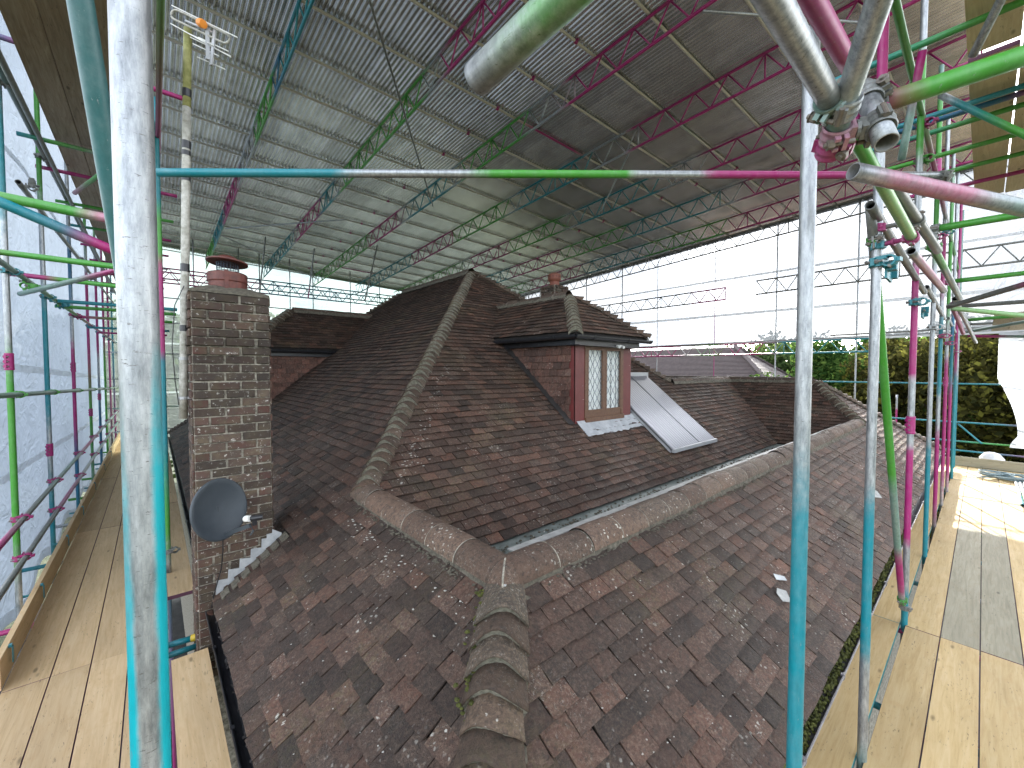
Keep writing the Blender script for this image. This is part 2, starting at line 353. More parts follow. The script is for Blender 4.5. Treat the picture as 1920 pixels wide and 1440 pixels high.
    def lathe(s, c, prof, seg=32, mi=0, cs=None, axis=None):
        c = Vector(c); vs = []; fs = []; q = axis.to_track_quat('Z', 'Y').to_matrix() if axis is not None else Matrix.Identity(3)
        for (r, z) in prof:
            for k in range(seg):
                a = 2*math.pi*k/seg; vs.append(c+q @ Vector((r*math.cos(a), r*math.sin(a), z)))
        for i in range(len(prof)-1):
            for k in range(seg):
                k2 = (k+1) % seg; fs.append((i*seg+k, i*seg+k2, (i+1)*seg+k2, (i+1)*seg+k))
        s.add(vs, fs, mi, cs); return s
    def mesh(s, name, mats, attrname='paint', smooth=False, base=(0, 0, 0)):
        me = bpy.data.meshes.new(name)
        b = Vector(base); me.from_pydata([(x-b.x, y-b.y, z-b.z) for x, y, z in s.v], [], s.f)
        for m_ in mats: me.materials.append(M[m_])
        if len(mats) > 1: me.polygons.foreach_set('material_index', s.m)
        if attrname:
            a = me.attributes.new(attrname, 'FLOAT_COLOR', 'POINT'); a.data.foreach_set('color', np.array(s.c, dtype=np.float32).ravel())
        if smooth: me.polygons.foreach_set('use_smooth', [True]*len(me.polygons))
        me.update(); return me
BASE = {}
def put(name, me, parent=None, **props):
    o = bpy.data.objects.new(name, me); col.objects.link(o)
    if parent is not None:
        o.parent = parent; BASE[o] = BASE[parent]
    else: BASE[o] = Vector((0, 0, 0))
    for k, v in props.items(): o[k] = v
    return o
def build(mb, name, mats, parent=None, attrname='paint', smooth=False, **props):
    if isinstance(mats, str): mats = [mats]
    base = BASE[parent] if parent is not None else (0, 0, 0)
    return put(name, mb.mesh(name, mats, attrname, smooth, base), parent, **props)
def thing(name, label, cat, loc=(0, 0, 0), group=None):
    o = bpy.data.objects.new(name, None); col.objects.link(o); o.location = loc; BASE[o] = Vector(loc)
    o['label'] = label; o['category'] = cat
    if group: o['group'] = group
    return o
def place(name, me, parent, pos, u, v, n, **props):
    o = put(name, me, parent, **props); p = Vector(pos)-BASE[parent]
    o.matrix_local = Matrix(((u[0], v[0], n[0], p.x), (u[1], v[1], n[1], p.y), (u[2], v[2], n[2], p.z), (0, 0, 0, 1)))
    return o
CH, SH = math.cos(HEAD), math.sin(HEAD)
def proj(p):
    f = CH*p[0]+SH*p[1]; a = SH*p[0]-CH*p[1]
    fc = f*math.cos(PITCH)-p[2]*math.sin(PITCH); u = f*math.sin(PITCH)+p[2]*math.cos(PITCH)
    return (fc, 771*a/fc if fc > .05 else 1e9, 771*u/fc if fc > .05 else 1e9)
def tint():
    r = random.random()
    return (random.uniform(.15, .85), random.choice((.05, .15, .25, .3, .4, .5, .6)) if r > .03 else .85, random.random()**2, 1)

# ================================================================ GROUND
g = MB(); n_ = 24
for i in range(n_):
    for j in range(n_):
        x0_, x1_ = -260+i*520/n_, -260+(i+1)*520/n_; y0_, y1_ = -260+j*520/n_, -260+(j+1)*520/n_
        g.add([(x0_, y0_, -7.3), (x1_, y0_, -7.3), (x1_, y1_, -7.3), (x0_, y1_, -7.3)], [(0, 1, 2, 3)])
build(g, 'lawn', 'lawn', attrname=None, kind='structure', label='green lawn around the scaffolded house')
g = MB(); g.box((7, 8, -7.28), (20, 22, .04)); build(g, 'patio', 'paving', attrname=None, kind='structure', label='dark paving at the foot of the house')

# ================================================================ HOUSE
T = .8; SQ = math.sqrt(1+T*T); X0, Y0, ZE = .353, .62, -1.97
XE = 14.44
house = thing('tiled_house', 'old brown clay tiled house roof with hips, dormers and brick chimney under the temporary roof', 'house', (6, 6, -7.3))
# walls under the eaves
wb = MB(); wb.box((.62, 8.7, -4.62), (.24, 15.7, 5.2)).box((7.4, .88, -4.62), (13.3, .24, 5.2)).box((14.0, 5.4, -4.62), (.24, 8.8, 5.2))
wb.box((7.2, 16.4, -4.62), (13.3, .24, 5.2))
build(wb, 'wall', 'mortar', house, None)
def wall_course(p_fn, n_stretch, zs, name):
    mbw = MB()
    for j, z in enumerate(zs):
        for i in range(n_stretch):
            u = i*.225+(.1125 if j % 2 else 0); c_, sz = p_fn(u, z); mbw.box(c_, sz, cs=(random.random()*.6, random.random()**2, 0, 1))
    return build(mbw, name, 'brick', house, 'tint', kind='stuff')
wall_course(lambda u, z: ((.497, 1.1+u, z), (.012, .213, .063)), 16, [-2.2-.075*j for j in range(34)], 'bricks')
wall_course(lambda u, z: ((.7+u, .757, z), (.213, .012, .063)), 20, [-2.2-.075*j for j in range(8)], 'bricks')

GAUGE, TW, TL = .104, .168, .122
def wav(x, y): return .016*mnoise.noise(Vector((x*.55, y*.55, 3.1)))+.006*mnoise.noise(Vector((x*1.9, y*1.9, 7.7)))
def tile_geom(bl, br, tr, tl, jit=None, cs=None):
    """clay plain tile as a tilted slab in local (u, v, n); bl.. are (u, v) corners; 11 verts, 6 faces"""
    th = .009; r0 = .027; cam_ = .0025
    j = jit or (0, 0, 0)
    bm = ((bl[0]+br[0])/2, (bl[1]+br[1])/2+.001); tm = ((tl[0]+tr[0])/2, (tl[1]+tr[1])/2)
    vs = [(tl[0], tl[1], .002), (tm[0], tm[1], .002+cam_), (tr[0], tr[1], .002),
          (bl[0], bl[1], r0+j[0]), (bm[0], bm[1], r0+cam_+j[1]), (br[0], br[1], r0+j[2]),
          (bl[0], bl[1], r0-th+j[0]), (bm[0], bm[1], r0-th+cam_+j[1]), (br[0], br[1], r0-th+j[2]), (tl[0], tl[1], -.009), (tr[0], tr[1], -.009)]
    fs = [(3, 4, 1, 0), (4, 5, 2, 1), (6, 7, 4, 3), (7, 8, 5, 4), (6, 3, 0, 9), (5, 8, 10, 2)]
    return vs, fs
ALLT = []
def tile_slope(tag_, part, org, u, v, n, length, lo, hi, matname='tile', gauge=GAUGE, tw=TW, bright=0., wave=1., red=0.):
    """rows up the slope; lo(r), hi(r) bound the row in the u coordinate, r is the distance up the slope"""
    u, v, n, org = Vector(u), Vector(v), Vector(n), Vector(org)
    rows = int(math.ceil(length/gauge))
    for j in range(rows):
        vb = j*gauge-.004; vt = min(vb+TL*gauge/.104, length)
        if vt-vb < .02: continue
        a, b_, a2, b2 = lo(max(0, vb)), hi(max(0, vb)), lo(vt), hi(vt)
        if abs(a-a2) > .3: a = a2
        if abs(b_-b2) > .3: b_ = b2
        off = (j % 2)*.5*tw+random.uniform(-.006, .006)
        k0 = math.floor((min(a, a2)-off)/tw)-1; k1 = math.ceil((max(b_, b2)-off)/tw)+1
        rowdrop = random.uniform(-.003, .003)
        for k in range(k0, k1):
            g1, g2 = random.uniform(.0012, .0042), random.uniform(.0012, .0042)
            ul, ur = off+k*tw+g1, off+(k+1)*tw-g2
            slip = random.gauss(0, .0034)+rowdrop+(-.018 if random.random() < .008 else 0); sk = random.gauss(0, .0024)
            P = [(min(max(ul, a), b_), vb+slip-sk), (min(max(ur, a), b_), vb+slip+sk), (min(max(ur, a2), b2), vt), (min(max(ul, a2), b2), vt)]
            wdt = max(P[1][0]-P[0][0], P[2][0]-P[3][0])
            if wdt < .025: continue
            full = abs(P[0][0]-ul) < 1e-6 and abs(P[1][0]-ur) < 1e-6 and abs(P[2][0]-ur) < 1e-6 and abs(P[3][0]-ul) < 1e-6
            c = org+u*((ul+ur)/2)+v*vb
            h = wav(c.x+c.z, c.y-c.z)*wave
            cs = tint(); cs = (min(1, max(0, cs[0]+bright)), min(1, cs[1]+red), cs[2], 1)  # bright puts the roof's lit and shaded sides into the tile colour
            jit = (random.gauss(0, .0036), random.gauss(0, .001), random.gauss(0, .0036))
            ALLT.append((part, org+n*h, u, v, n, P, jit, cs, full, matname, c))
def flush_tiles(limit):
    """the tiles that show largest become objects of their own, the rest one mesh per slope"""
    sc_ = []
    for i, t in enumerate(ALLT):
        f, px, py = proj(t[10]); vis = f > .3 and abs(px) < 950 and -715 < py < 715
        hung = t[9] == 'hung'
        sc_.append((f if vis and t[8] and not hung and t[0].name.startswith(('front', 'left_side', 'inner')) else 1e9, i))
    sc_.sort(); chosen = {i for f, i in sc_[:limit] if f < 1e8}
    variants = []
    for k in range(26):
        w = TW-.0065; m_ = MB(); vs, fs = tile_geom((-w/2, 0), (w/2, 0), (w/2, TL), (-w/2, TL), (random.gauss(0, .0036), random.gauss(0, .001), random.gauss(0, .0036)))
        m_.add(vs, fs, 0, (.12+.70*((k*7) % 26)/25, (.08, .2, .3, .42, .15, .35, .55, .25)[k % 8], random.random()**2, 1)); variants.append(m_.mesh('roof_tile', ['tile'], 'tint'))
    rest = {}
    for i, (part, org, u, v, n, P, jit, cs, full, mn, c) in enumerate(ALLT):
        if i in chosen:
            cu = (P[0][0]+P[1][0])/2; a = math.atan2(P[1][1]-P[0][1], P[1][0]-P[0][0])
            place('roof_tile', random.choice(variants), part, org+u*cu+v*((P[0][1]+P[1][1])/2), u*math.cos(a)+v*math.sin(a), v*math.cos(a)-u*math.sin(a), n)
        else:
            mb_ = rest.setdefault((part, mn), MB()); vs, fs = tile_geom(*P, jit)
            mb_.add([org+u*x+v*y+n*z for x, y, z in vs], fs, 0, cs)
    for (part, mn), mb_ in rest.items():
        build(mb_, 'roof_tiles' if mn != 'hung' else 'wall_tiles', mn, part, 'tint', kind='stuff')
def under(name, pts, parent=house, d=.03, mat_='under'):
    """sealed deck under the tiles: a thin solid"""
    P = [Vector(p) for p in pts]; n = (P[1]-P[0]).cross(P[2]-P[0]).normalized()
    if n.z < 0: n = -n
    k = len(P); top = [p-n*.018 for p in P]; bot = [p-n*(.018+d) for p in P]
    m_ = MB(); m_.add(top+bot, [tuple(range(k)), tuple(reversed(range(k, 2*k)))]+[(i, (i+1) % k, k+(i+1) % k, k+i) for i in range(k)])
    return build(m_, name, mat_, parent, None)
nX = Vector((-T, 0, 1))/SQ; nY = Vector((0, -T, 1))/SQ
uX = Vector((0, -1, 0)); vX = Vector((1, 0, T))/SQ        # slopes facing -X
uY = Vector((1, 0, 0)); vY = Vector((0, 1, T))/SQ         # slopes facing -Y
zL = lambda x: ZE+T*(x-X0); zF = lambda y: ZE+T*(y-Y0); zI = lambda y: -1.652+T*(y-3.02)
A_ = (5.71, 7.985, 2.316); B_ = (5.71, 11.4, 2.316); P1 = (1.413, 1.68, -1.122); HB = (1.413, 3.685, -1.122)
W_ = (12.3, 2.76, -.258); W1 = (11.22, 1.68, -1.122); R1 = (8.93, 4.76, -.258); V_ = (12.3, 4.76, -.258); G0 = (1.5, 3.02, -1.652); G1 = (10.56, 3.02, -1.65)
# left side
s_left = under('left_side_slope', [(X0, Y0, ZE), P1, HB, A_, B_, (X0, 16.76, ZE)])
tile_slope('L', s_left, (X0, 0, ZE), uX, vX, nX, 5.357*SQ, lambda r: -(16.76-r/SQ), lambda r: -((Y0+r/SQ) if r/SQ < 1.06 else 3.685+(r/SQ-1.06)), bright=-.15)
# front
s_front = under('front_slope', [(X0, Y0, ZE), (XE, Y0, ZE), W_, W1, P1])
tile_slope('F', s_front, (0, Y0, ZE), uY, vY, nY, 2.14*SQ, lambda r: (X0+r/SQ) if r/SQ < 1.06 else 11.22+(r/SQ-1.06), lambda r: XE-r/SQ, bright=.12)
# inner slope with the dormer
s_in = under('inner_slope', [G0, G1, V_, R1, A_, HB])
def xin_hi(r):
    r = r/SQ; return 10.56+r if r < 1.74 else 8.93-(r-1.74)
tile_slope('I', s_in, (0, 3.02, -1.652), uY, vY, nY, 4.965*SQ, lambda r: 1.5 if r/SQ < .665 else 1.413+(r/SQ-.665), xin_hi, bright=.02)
# shaded slope of the cross wing
s_w = under('wing_slope', [(10.56, 1.72, -1.65), (11.22, 1.68, -1.122), W_, V_, (10.56, 3.02, -1.65)])
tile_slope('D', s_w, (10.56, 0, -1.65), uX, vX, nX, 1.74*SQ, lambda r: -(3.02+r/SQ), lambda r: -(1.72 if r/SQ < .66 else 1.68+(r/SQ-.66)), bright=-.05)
# slopes that face away: tiled too, in coarser pieces
s_r = under('rear_slope', [A_, R1, (8.93, 14.0, -.258), B_]); s_b = under('back_slope', [B_, (11.07, 16.76, -1.97), (X0, 16.76, ZE)])
s_w2 = under('wing_far_slope', [W_, (XE, Y0, ZE), (XE, 9.0, ZE), (12.3, 9.0, -.258)]); s_v2 = under('rear_low_slope', [R1, V_, (12.3, 6.5, -1.65), (8.93, 6.5, -1.65)])
tile_slope('R', s_r, (8.93, 0, -.258), Vector((0, 1, 0)), Vector((-1, 0, T))/SQ, Vector((T, 0, 1))/SQ, 3.22*SQ, lambda r: 4.76+r/SQ, lambda r: 14.0-r/SQ*.8, gauge=.2, tw=.33)
tile_slope('W2', s_w2, (XE, 0, ZE), Vector((0, 1, 0)), Vector((-1, 0, T))/SQ, Vector((T, 0, 1))/SQ, 2.14*SQ, lambda r: Y0+r/SQ, lambda r: 9.0, bright=.1)
tile_slope('BK', s_b, (0, 16.76, ZE), Vector((-1, 0, 0)), Vector((0, -1, T))/SQ, Vector((0, T, 1))/SQ, 5.3*SQ, lambda r: -(11.0-r/SQ), lambda r: -(X0+r/SQ), gauge=.2, tw=.33)

# ---- box gutter behind the front roll
lg = MB()
lg.add([(1.53, 1.80, -1.21), (11.1, 1.80, -1.21), (10.62, 2.62, -1.67), (1.53, 2.62, -1.67)], [(0, 1, 2, 3)])
lg.add([(1.53, 2.62, -1.67), (10.62, 2.62, -1.67), (10.62, 3.06, -1.66), (1.53, 3.06, -1.66)], [(0, 1, 2, 3)])
lg.add([(1.53, 1.80, -1.21), (1.53, 2.62, -1.67), (1.53, 3.72, -1.67), (1.53, 3.72, -1.16)], [(0, 1, 2, 3)])
lead = build(lg, 'box_gutter', 'lead_dull', house, None)
lg = MB()
for k in range(7):
    xa, xb = 1.62+k*1.28, 1.62+(k+1)*1.28-.012
    lg.box(((xa+xb)/2, 1.862, -1.098+.003*(k % 2)), (xb-xa, .075, .008), Matrix.Rotation(-.10, 3, 'X'))
build(lg, 'lead_upstand', 'white_strip', lead, None)
# moss in the gutter
def moss_clumps(pts_fn, n, rmin, rmax, name, parent, matn='moss', squash=.6):
    m_ = MB(); ico = [(0, 0, 1), (.89, 0, .45), (.28, .85, .45), (-.72, .53, .45), (-.72, -.53, .45), (.28, -.85, .45), (.72, .53, -.3), (-.28, .85, -.3), (-.89, 0, -.3), (-.28, -.85, -.3), (.72, -.53, -.3)]
    fc = [(0, 1, 2), (0, 2, 3), (0, 3, 4), (0, 4, 5), (0, 5, 1), (1, 6, 2), (2, 7, 3), (3, 8, 4), (4, 9, 5), (5, 10, 1), (6, 7, 2), (7, 8, 3), (8, 9, 4), (9, 10, 5), (10, 6, 1)]
    for _ in range(n):
        p = Vector(pts_fn()); r = random.uniform(rmin, rmax); q = Matrix.Rotation(random.random()*6.3, 3, 'Z')
        m_.add([p+q @ Vector((a*r*random.uniform(.7, 1.3), b_*r*random.uniform(.7, 1.3), c_*r*squash)) for a, b_, c_ in ico], fc)
    return build(m_, name, matn, parent, None, kind='stuff')
def gp():
    x = 1.6+8.6*random.random()**1.6; return (x, random.gauss(2.88, .055), -1.655)
moss_clumps(gp, 420, .006, .020, 'moss', lead, 'bedding', .7)

# ---- half-round ridge tiles
def roll_mesh(L, rr=.118, variants=6):
    out = []
    for k in range(variants):
        m_ = MB(); seg = 14; cs = (random.uniform(.3, .9), random.random(), random.random(), 1); vs = []; rings = []
        r_ = rr+random.uniform(-.003, .003)
        for t, rad in ((0, r_*.985), (.006, r_), (L*.5, r_+.001), (L-.012, r_), (L-.006, r_*.985)):
            rings.append([(t, rad*math.cos(math.pi*(i/seg)), rad*math.sin(math.pi*(i/seg))-.0) for i in range(seg+1)])
        for rg in rings: vs += [(x, y*1.02, z*.92-.03) for x, y, z in rg]
        fs = [(a*(seg+1)+i, a*(seg+1)+i+1, (a+1)*(seg+1)+i+1, (a+1)*(seg+1)+i) for a in range(4) for i in range(seg)]
        m_.add(vs, fs, 0, cs)
        # thin mortar joint
        vs = [(t, (r_*.992)*math.cos(math.pi*i/seg)*1.02, (r_*.992)*math.sin(math.pi*i/seg)*.92-.03) for t in (L-.005, L+.002) for i in range(seg+1)]
        m_.add(vs, [(i, i+1, seg+1+i+1, seg+1+i) for i in range(seg)], 1, (1, 1, 1, 1))
        out.append(m_.mesh('ridge_tile', ['ridge', 'mortar'], 'tint', smooth=True))
    return out
RM = roll_mesh(.325)
def ridge_run(name, p0, p1, lift=.0, mesh=RM, L=.325, scale=1.):
    p0, p1 = Vector(p0), Vector(p1); d = (p1-p0); ln = d.length; d.normalize(); up = Vector((0, 0, 1)); up = (up-d*up.dot(d)).normalized(); s_ = up.cross(d)
    # mortar bed under the run, uneven
    m_ = MB(); k = max(2, int(ln/.04)); vs = []
    for i in range(k+1):
        c = p0+d*(ln*i/k)
        for sd in (-1, 1):
            w = (.128+random.uniform(-.012, .016))*scale; vs += [c+s_*sd*w+up*(-.088*scale+lift+random.uniform(-.006, .006)), c+s_*sd*(.10*scale)+up*(-.012*scale+lift)]
    fs = []
    for i in range(k):
        o = i*4; fs += [(o, o+4, o+5, o+1), (o+2, o+3, o+7, o+6), (o+1, o+5, o+7, o+3)]
    m_.add(vs, fs); bed = build(m_, name, 'bedding', house, None)
    n = int(round(ln/L)); st = ln/n
    for i in range(n):
        jit = random.gauss(0, .004); tl_ = random.gauss(0, .008)
        dd = (d+up*tl_).normalized(); uu = (up-dd*up.dot(dd)).normalized()
        place('ridge_tile', random.choice(mesh), bed, p0+d*(st*i)+up*(lift+jit), dd*scale*(st/L if scale == 1 else 1/scale*st/L), (uu.cross(dd))*scale, uu*scale)
    return bed
ridge_run('front_ridge', (1.45, 1.72, -1.125), (11.15, 1.72, -1.10))
ridge_run('left_ridge', (1.45, 3.78, -1.125), (1.45, 1.72, -1.125))
SM = roll_mesh(.325, .10, 4)
ridge_run('main_ridge', (A_[0], A_[1], A_[2]+.0), B_, .02, SM)
ridge_run('wing_ridge', W_, (12.3, 9.0, -.258), .02, SM)
ridge_run('low_ridge', (8.98, 4.76, -.258), (12.22, 4.76, -.258), .02, SM)
# corner mitre of the rolls: mortar blob and white lichen lump
def hp(d): return math.sqrt(max(0, 1-(d/.121)**2))*.1085-.03
m_ = MB(); vs = []; K = 14
for i in range(K+1):
    for j in range(K+1):
        x, y = 1.3295+.1215*i/K, 1.5995+.1215*j/K; hh = min(hp(x-1.45), hp(y-1.72)); vs.append((x, y, -1.125+hh+.002))
m_.add(vs, [(i*(K+1)+j, (i+1)*(K+1)+j, (i+1)*(K+1)+j+1, i*(K+1)+j+1) for i in range(K) for j in range(K)], 0, (.55, .7, .9, 1)); corner = build(m_, 'ridge_corner', 'ridge', house, 'tint', smooth=True)
m_ = MB(); m_.path([(1.45-d, 1.72-d, -1.125+hp(d)+.001) for d in (.0, .03, .06, .085, .10, .112, .12)], .0055, 6); build(m_, 'mitre_joint', 'mortar', corner, None)
m_ = MB(); m_.lathe((1.352, 1.615, -1.125), [(0, -.014), (.014, -.01), (.017, 0), (.012, .012), (0, .014)], 9, axis=Vector((-1, -1, .4))); build(m_, 'lichen_lump', 'white_strip', corner, None)

# ---- bonnet tiles on the hips
def bonnet_mesh(L, W, k):
    m_ = MB(); seg = 10; th = .013; cs = (random.uniform(.2, .9), random.random(), random.uniform(.2, 1), 1)
    def prof(s, t):        # s across -1..1, t 0 (lower edge) .. 1 (upper end)
        w = W*(1-.26*t)*(1+.03*math.sin(k*2.1+s*3)); h = -4.3*(s*w)**2+(.070*(1-t)**1.2+.006)*(1-.25*s*s)+.02*math.cos(s*math.pi*.5)*(1-t)
        return (t*L+(.012*math.cos(s*3+k))*(1-t)*(1-t)-.01*s*s*(1-t), s*w, h)
    T_ = (0, .12, .45, 1.)
    vs = [prof(-1+2*i/seg, t) for t in T_ for i in range(seg+1)]
    fs = [(a*(seg+1)+i, a*(seg+1)+i+1, (a+1)*(seg+1)+i+1, (a+1)*(seg+1)+i) for a in range(3) for i in range(seg)]
    o = len(vs); vs += [(x+.002, y*.97, z-th) for x, y, z in vs[:seg+1]]
    fs += [(i, o+i, o+i+1, i+1) for i in range(seg)]
    m_.add(vs, [tuple(reversed(f)) for f in fs], 0, cs)
    # mortar packing under the raised edge
    vs = []
    for i in range(seg+1):
        x, y, z = prof(-1+2*i/seg, 0); q = .5+.5*math.cos((-1+2*i/seg)*math.pi)
        vs += [(x+.012, y*.95, z-th+.002), (x-.004+random.uniform(-.006, .006)+.01, y*.93, -4.6*y*y+random.uniform(-.004, .006)+.004)]
    m_.add(vs, [(2*i, 2*i+1, 2*i+3, 2*i+2) for i in range(seg)], 1, (1, 1, 1, 1))
    return m_.mesh('bonnet_tile', ['bonnet', 'packing'], 'tint', smooth=True)
BM = [bonnet_mesh(.21, .125, k) for k in range(7)]
def hip_run(name, top, bot, parent=house, meshes=BM, scale=1., lift=.0, skip=0, stepf=1., extra=0):
    top, bot = Vector(top), Vector(bot); d = (top-bot); ln = d.length; d.normalize(); up = (Vector((0, 0, 1))-d*d.z).normalized(); s_ = up.cross(d)
    step = stepf*GAUGE*math.sqrt(2+T*T)/SQ; n = int(ln/step)
    m_ = MB(); k = max(2, int(ln/.05)); vs = []
    for i in range(k+1):
        c = bot+d*(ln*i/k)
        for q, z in ((-1, -.05), (-.5, -.015), (0, .005), (.5, -.015), (1, -.05)): vs.append(c+s_*q*(.118*scale+random.uniform(-.008, .01))+up*(z*scale+lift+random.uniform(-.003, .005)))
    m_.add(vs, [(i*5+j, i*5+j+1, i*5+j+6, i*5+j+5) for i in range(k) for j in range(4)])
    bed = build(m_, name, 'bedding', house, None)
    for i in range(skip, n+extra):
        a = random.gauss(0, .03); dd = d; c = bot+d*(step*i+.005)+up*(lift+.008+random.gauss(0, .003))
        s2 = s_*math.cos(a)+d*math.sin(a)
        place('bonnet_tile', random.choice(meshes), bed, c, dd*scale, s2*scale*random.uniform(.95, 1.06), up*scale*random.uniform(.9, 1.1))
    return bed
hip_run('near_hip', (P1[0]-.045, P1[1]-.045, P1[2]-.036), (X0, Y0, ZE), scale=1.16, stepf=.86, extra=0)
hip_run('main_hip', A_, HB, scale=.95)
hip_run('wing_hip', W_, W1)
hip_run('wing_far_hip', W_, (XE, Y0, ZE))
hip_run('rear_hip', A_, R1)
hip_run('back_hip', B_, (X0, 16.76, ZE))
def mossline(p0, p1, sp, zz=0):
    def f():
        t = random.random(); return (p0[0]+(p1[0]-p0[0])*t+random.gauss(0, sp), p0[1]+(p1[1]-p0[1])*t+random.gauss(0, sp), p0[2]+(p1[2]-p0[2])*t+random.uniform(-.01, .02)+zz)
    return f
moss_clumps(mossline((.92, 1.36, -1.44), (1.30, 1.72, -1.17), .02), 70, .006, .016, 'moss', s_left)
moss_clumps(mossline((1.62, 1.575, -1.19), (5.5, 1.575, -1.19), .006), 260, .005, .012, 'moss', s_front, 'bedding')
moss_clumps(mossline((1.30, 1.75, -1.19), (1.30, 3.5, -1.19), .008), 140, .005, .013, 'moss', s_left, 'bedding')

def on_plane(xr, yr_, zf, n, up_=.026):
    def f():
        x, y = random.uniform(*xr), random.uniform(*yr_); return Vector((x, y, zf(x, y)))+n*up_
    return f
fL = lambda x, y: zL(x); fF = lambda x, y: zF(y); fI = lambda x, y: zI(y)
def band_L(): 
    y = random.uniform(1.75, 3.5); x = 1.25-abs(random.gauss(0, .07)); return Vector((x, y, zL(x)))+nX*.024
def band_I():
    d = random.uniform(0, 1.6); return Vector((1.413+d+.22+abs(random.gauss(0, .10)), 3.685+d-.06, zI(3.685+d-.06)))+nY*.024
moss_clumps(on_plane((.45, 3.2), (1.5, 7.5), fL, nX), 420, .002, .006, 'lichen', s_left, 'lichen', .25)
moss_clumps(band_L, 90, .003, .012, 'lichen', s_left, 'lichen', .3); moss_clumps(band_I, 150, .004, .016, 'lichen', s_in, 'lichen', .25)
moss_clumps(on_plane((2.4, 8.5), (3.1, 4.0), fI, nY), 420, .002, .009, 'lichen', s_in, 'lichen', .25)
moss_clumps(on_plane((1.5, 6.0), (.7, 1.5), fF, nY), 240, .0015, .0055, 'lichen', s_front, 'lichen', .25)

# ---- eaves: fascia, gutters with moss
def half_gutter(name, p0, p1, r, mt, wall=.004):
    p0, p1 = Vector(p0), Vector(p1); d = (p1-p0).normalized(); up = Vector((0, 0, 1)); s_ = up.cross(d)
    m_ = MB(); seg = 10; vs = []
    for p in (p0, p1):
        for rr in (r, r-wall):
            for i in range(seg+1):
                a = math.pi+math.pi*i/seg; vs.append(p+s_*rr*math.cos(a)+up*rr*math.sin(a))
    n = seg+1
    fs = [(i, i+1, 2*n+i+1, 2*n+i) for i in range(seg)]+[(n+i+1, n+i, 3*n+i, 3*n+i+1) for i in range(seg)]+[(0, 2*n, 3*n, n), (seg, n+seg, 3*n+seg, 2*n+seg)]
    m_.add(vs, fs)
    for sd in (-1, 1): m_.tube(p0+s_*r*sd, p1+s_*r*sd, .006, seg=6, step=9, hollow=False)
    g_ = build(m_, name, mt, house, None)
    L = (p1-p0).length; k = int(L/.9)
    for i in range(k):
        c = p0+d*(.4+i*.9); b_ = MB(); b_.path([c+s_*(r+.004)*math.cos(math.pi+math.pi*j/8)+up*(r+.004)*math.sin(math.pi+math.pi*j/8) for j in range(9)], .006, 5)
        b_.box(c+s_*(r-.004)+up*.004, (.022, .022, .014)).box(c-s_*(r-.004)+up*.004, (.022, .022, .014)); build(b_, 'gutter_clip', mt, g_, None)
    return g_
gf = half_gutter('front_gutter', (.30, .615, -2.02), (XE+.05, .615, -2.02), .058, 'gutter_grey')
gl_ = half_gutter('left_gutter', (.345, .55, -2.03), (.345, 4.25, -2.03), .056, 'black')
gl2 = half_gutter('left_gutter', (.345, 4.8, -2.03), (.345, 16.7, -2.03), .056, 'black')
moss_clumps(lambda: (.5+7*random.random()**1.4, .612+random.uniform(-.032, .034), -2.032+random.uniform(-.02, .014)), 4200, .003, .014, 'moss', gf, 'moss', .9)
moss_clumps(lambda: (.36+random.uniform(-.02, .03), .9+3.2*random.random(), -2.05+random.uniform(-.012, .01)), 160, .008, .018, 'moss', gl_, 'under')
fb = MB(); fb.box((7.4, .70, -2.06), (13.9, .03, .17)).box((.43, 8.7, -2.06), (.03, 15.9, .17)); build(fb, 'fascia', 'black', house, None)

# ---- chimney
CX0, CX1, CY0, CY1, CZ = .24, .81, 4.3, 4.73, .655
chim = MB(); chim.box(((CX0+CX1)/2, (CY0+CY1)/2, -3.3+.35), (CX1-CX0-.012, CY1-CY0-.012, 7.2)); chim = build(chim, 'chimney', 'mortar', house, None)
def brick_mesh(Lx, k):
    m_ = MB(); h = .064; d = .05; cs = (random.uniform(0, .75), random.choice((.0, .1, .2, .3, .45, .7)), 0, 1)
    x = Lx/2-.003; z = h/2; b = .004; j = lambda: random.uniform(-.0022, .0022)
    vs = [(-x, 0, -z), (x, 0, -z), (x, 0, z), (-x, 0, z)]+[((-x+b)+j(), -.007+j(), -z+b+j()), ((x-b)+j(), -.007+j(), -z+b+j()), ((x-b)+j(), -.007+j(), z-b+j()), ((-x+b)+j(), -.007+j(), z-b+j())]
    vs += [(-x, d, -z), (x, d, -z), (x, d, z), (-x, d, z)]
    fs = [(4, 5, 6, 7), (0, 1, 5, 4), (1, 2, 6, 5), (2, 3, 7, 6), (3, 0, 4, 7), (0, 8, 9, 1), (1, 9, 10, 2), (2, 10, 11, 3), (3, 11, 8, 0)]
    m_.add(vs, fs, 0, cs); return m_.mesh('brick', ['brick'], 'tint')
VS = {w: [brick_mesh(w, k) for k in range(9)] for w in (.215, .102, .2)}
VD = {}
for w in (.215, .102, .2):
    VD[w] = []
    for k in range(6):
        me_ = VS[w][k].copy(); c0_ = (random.uniform(-.15, .2), random.uniform(0, .3), 0, 1); me_.attributes['tint'].data.foreach_set('color', list(c0_)*len(me_.vertices)); VD[w].append(me_)
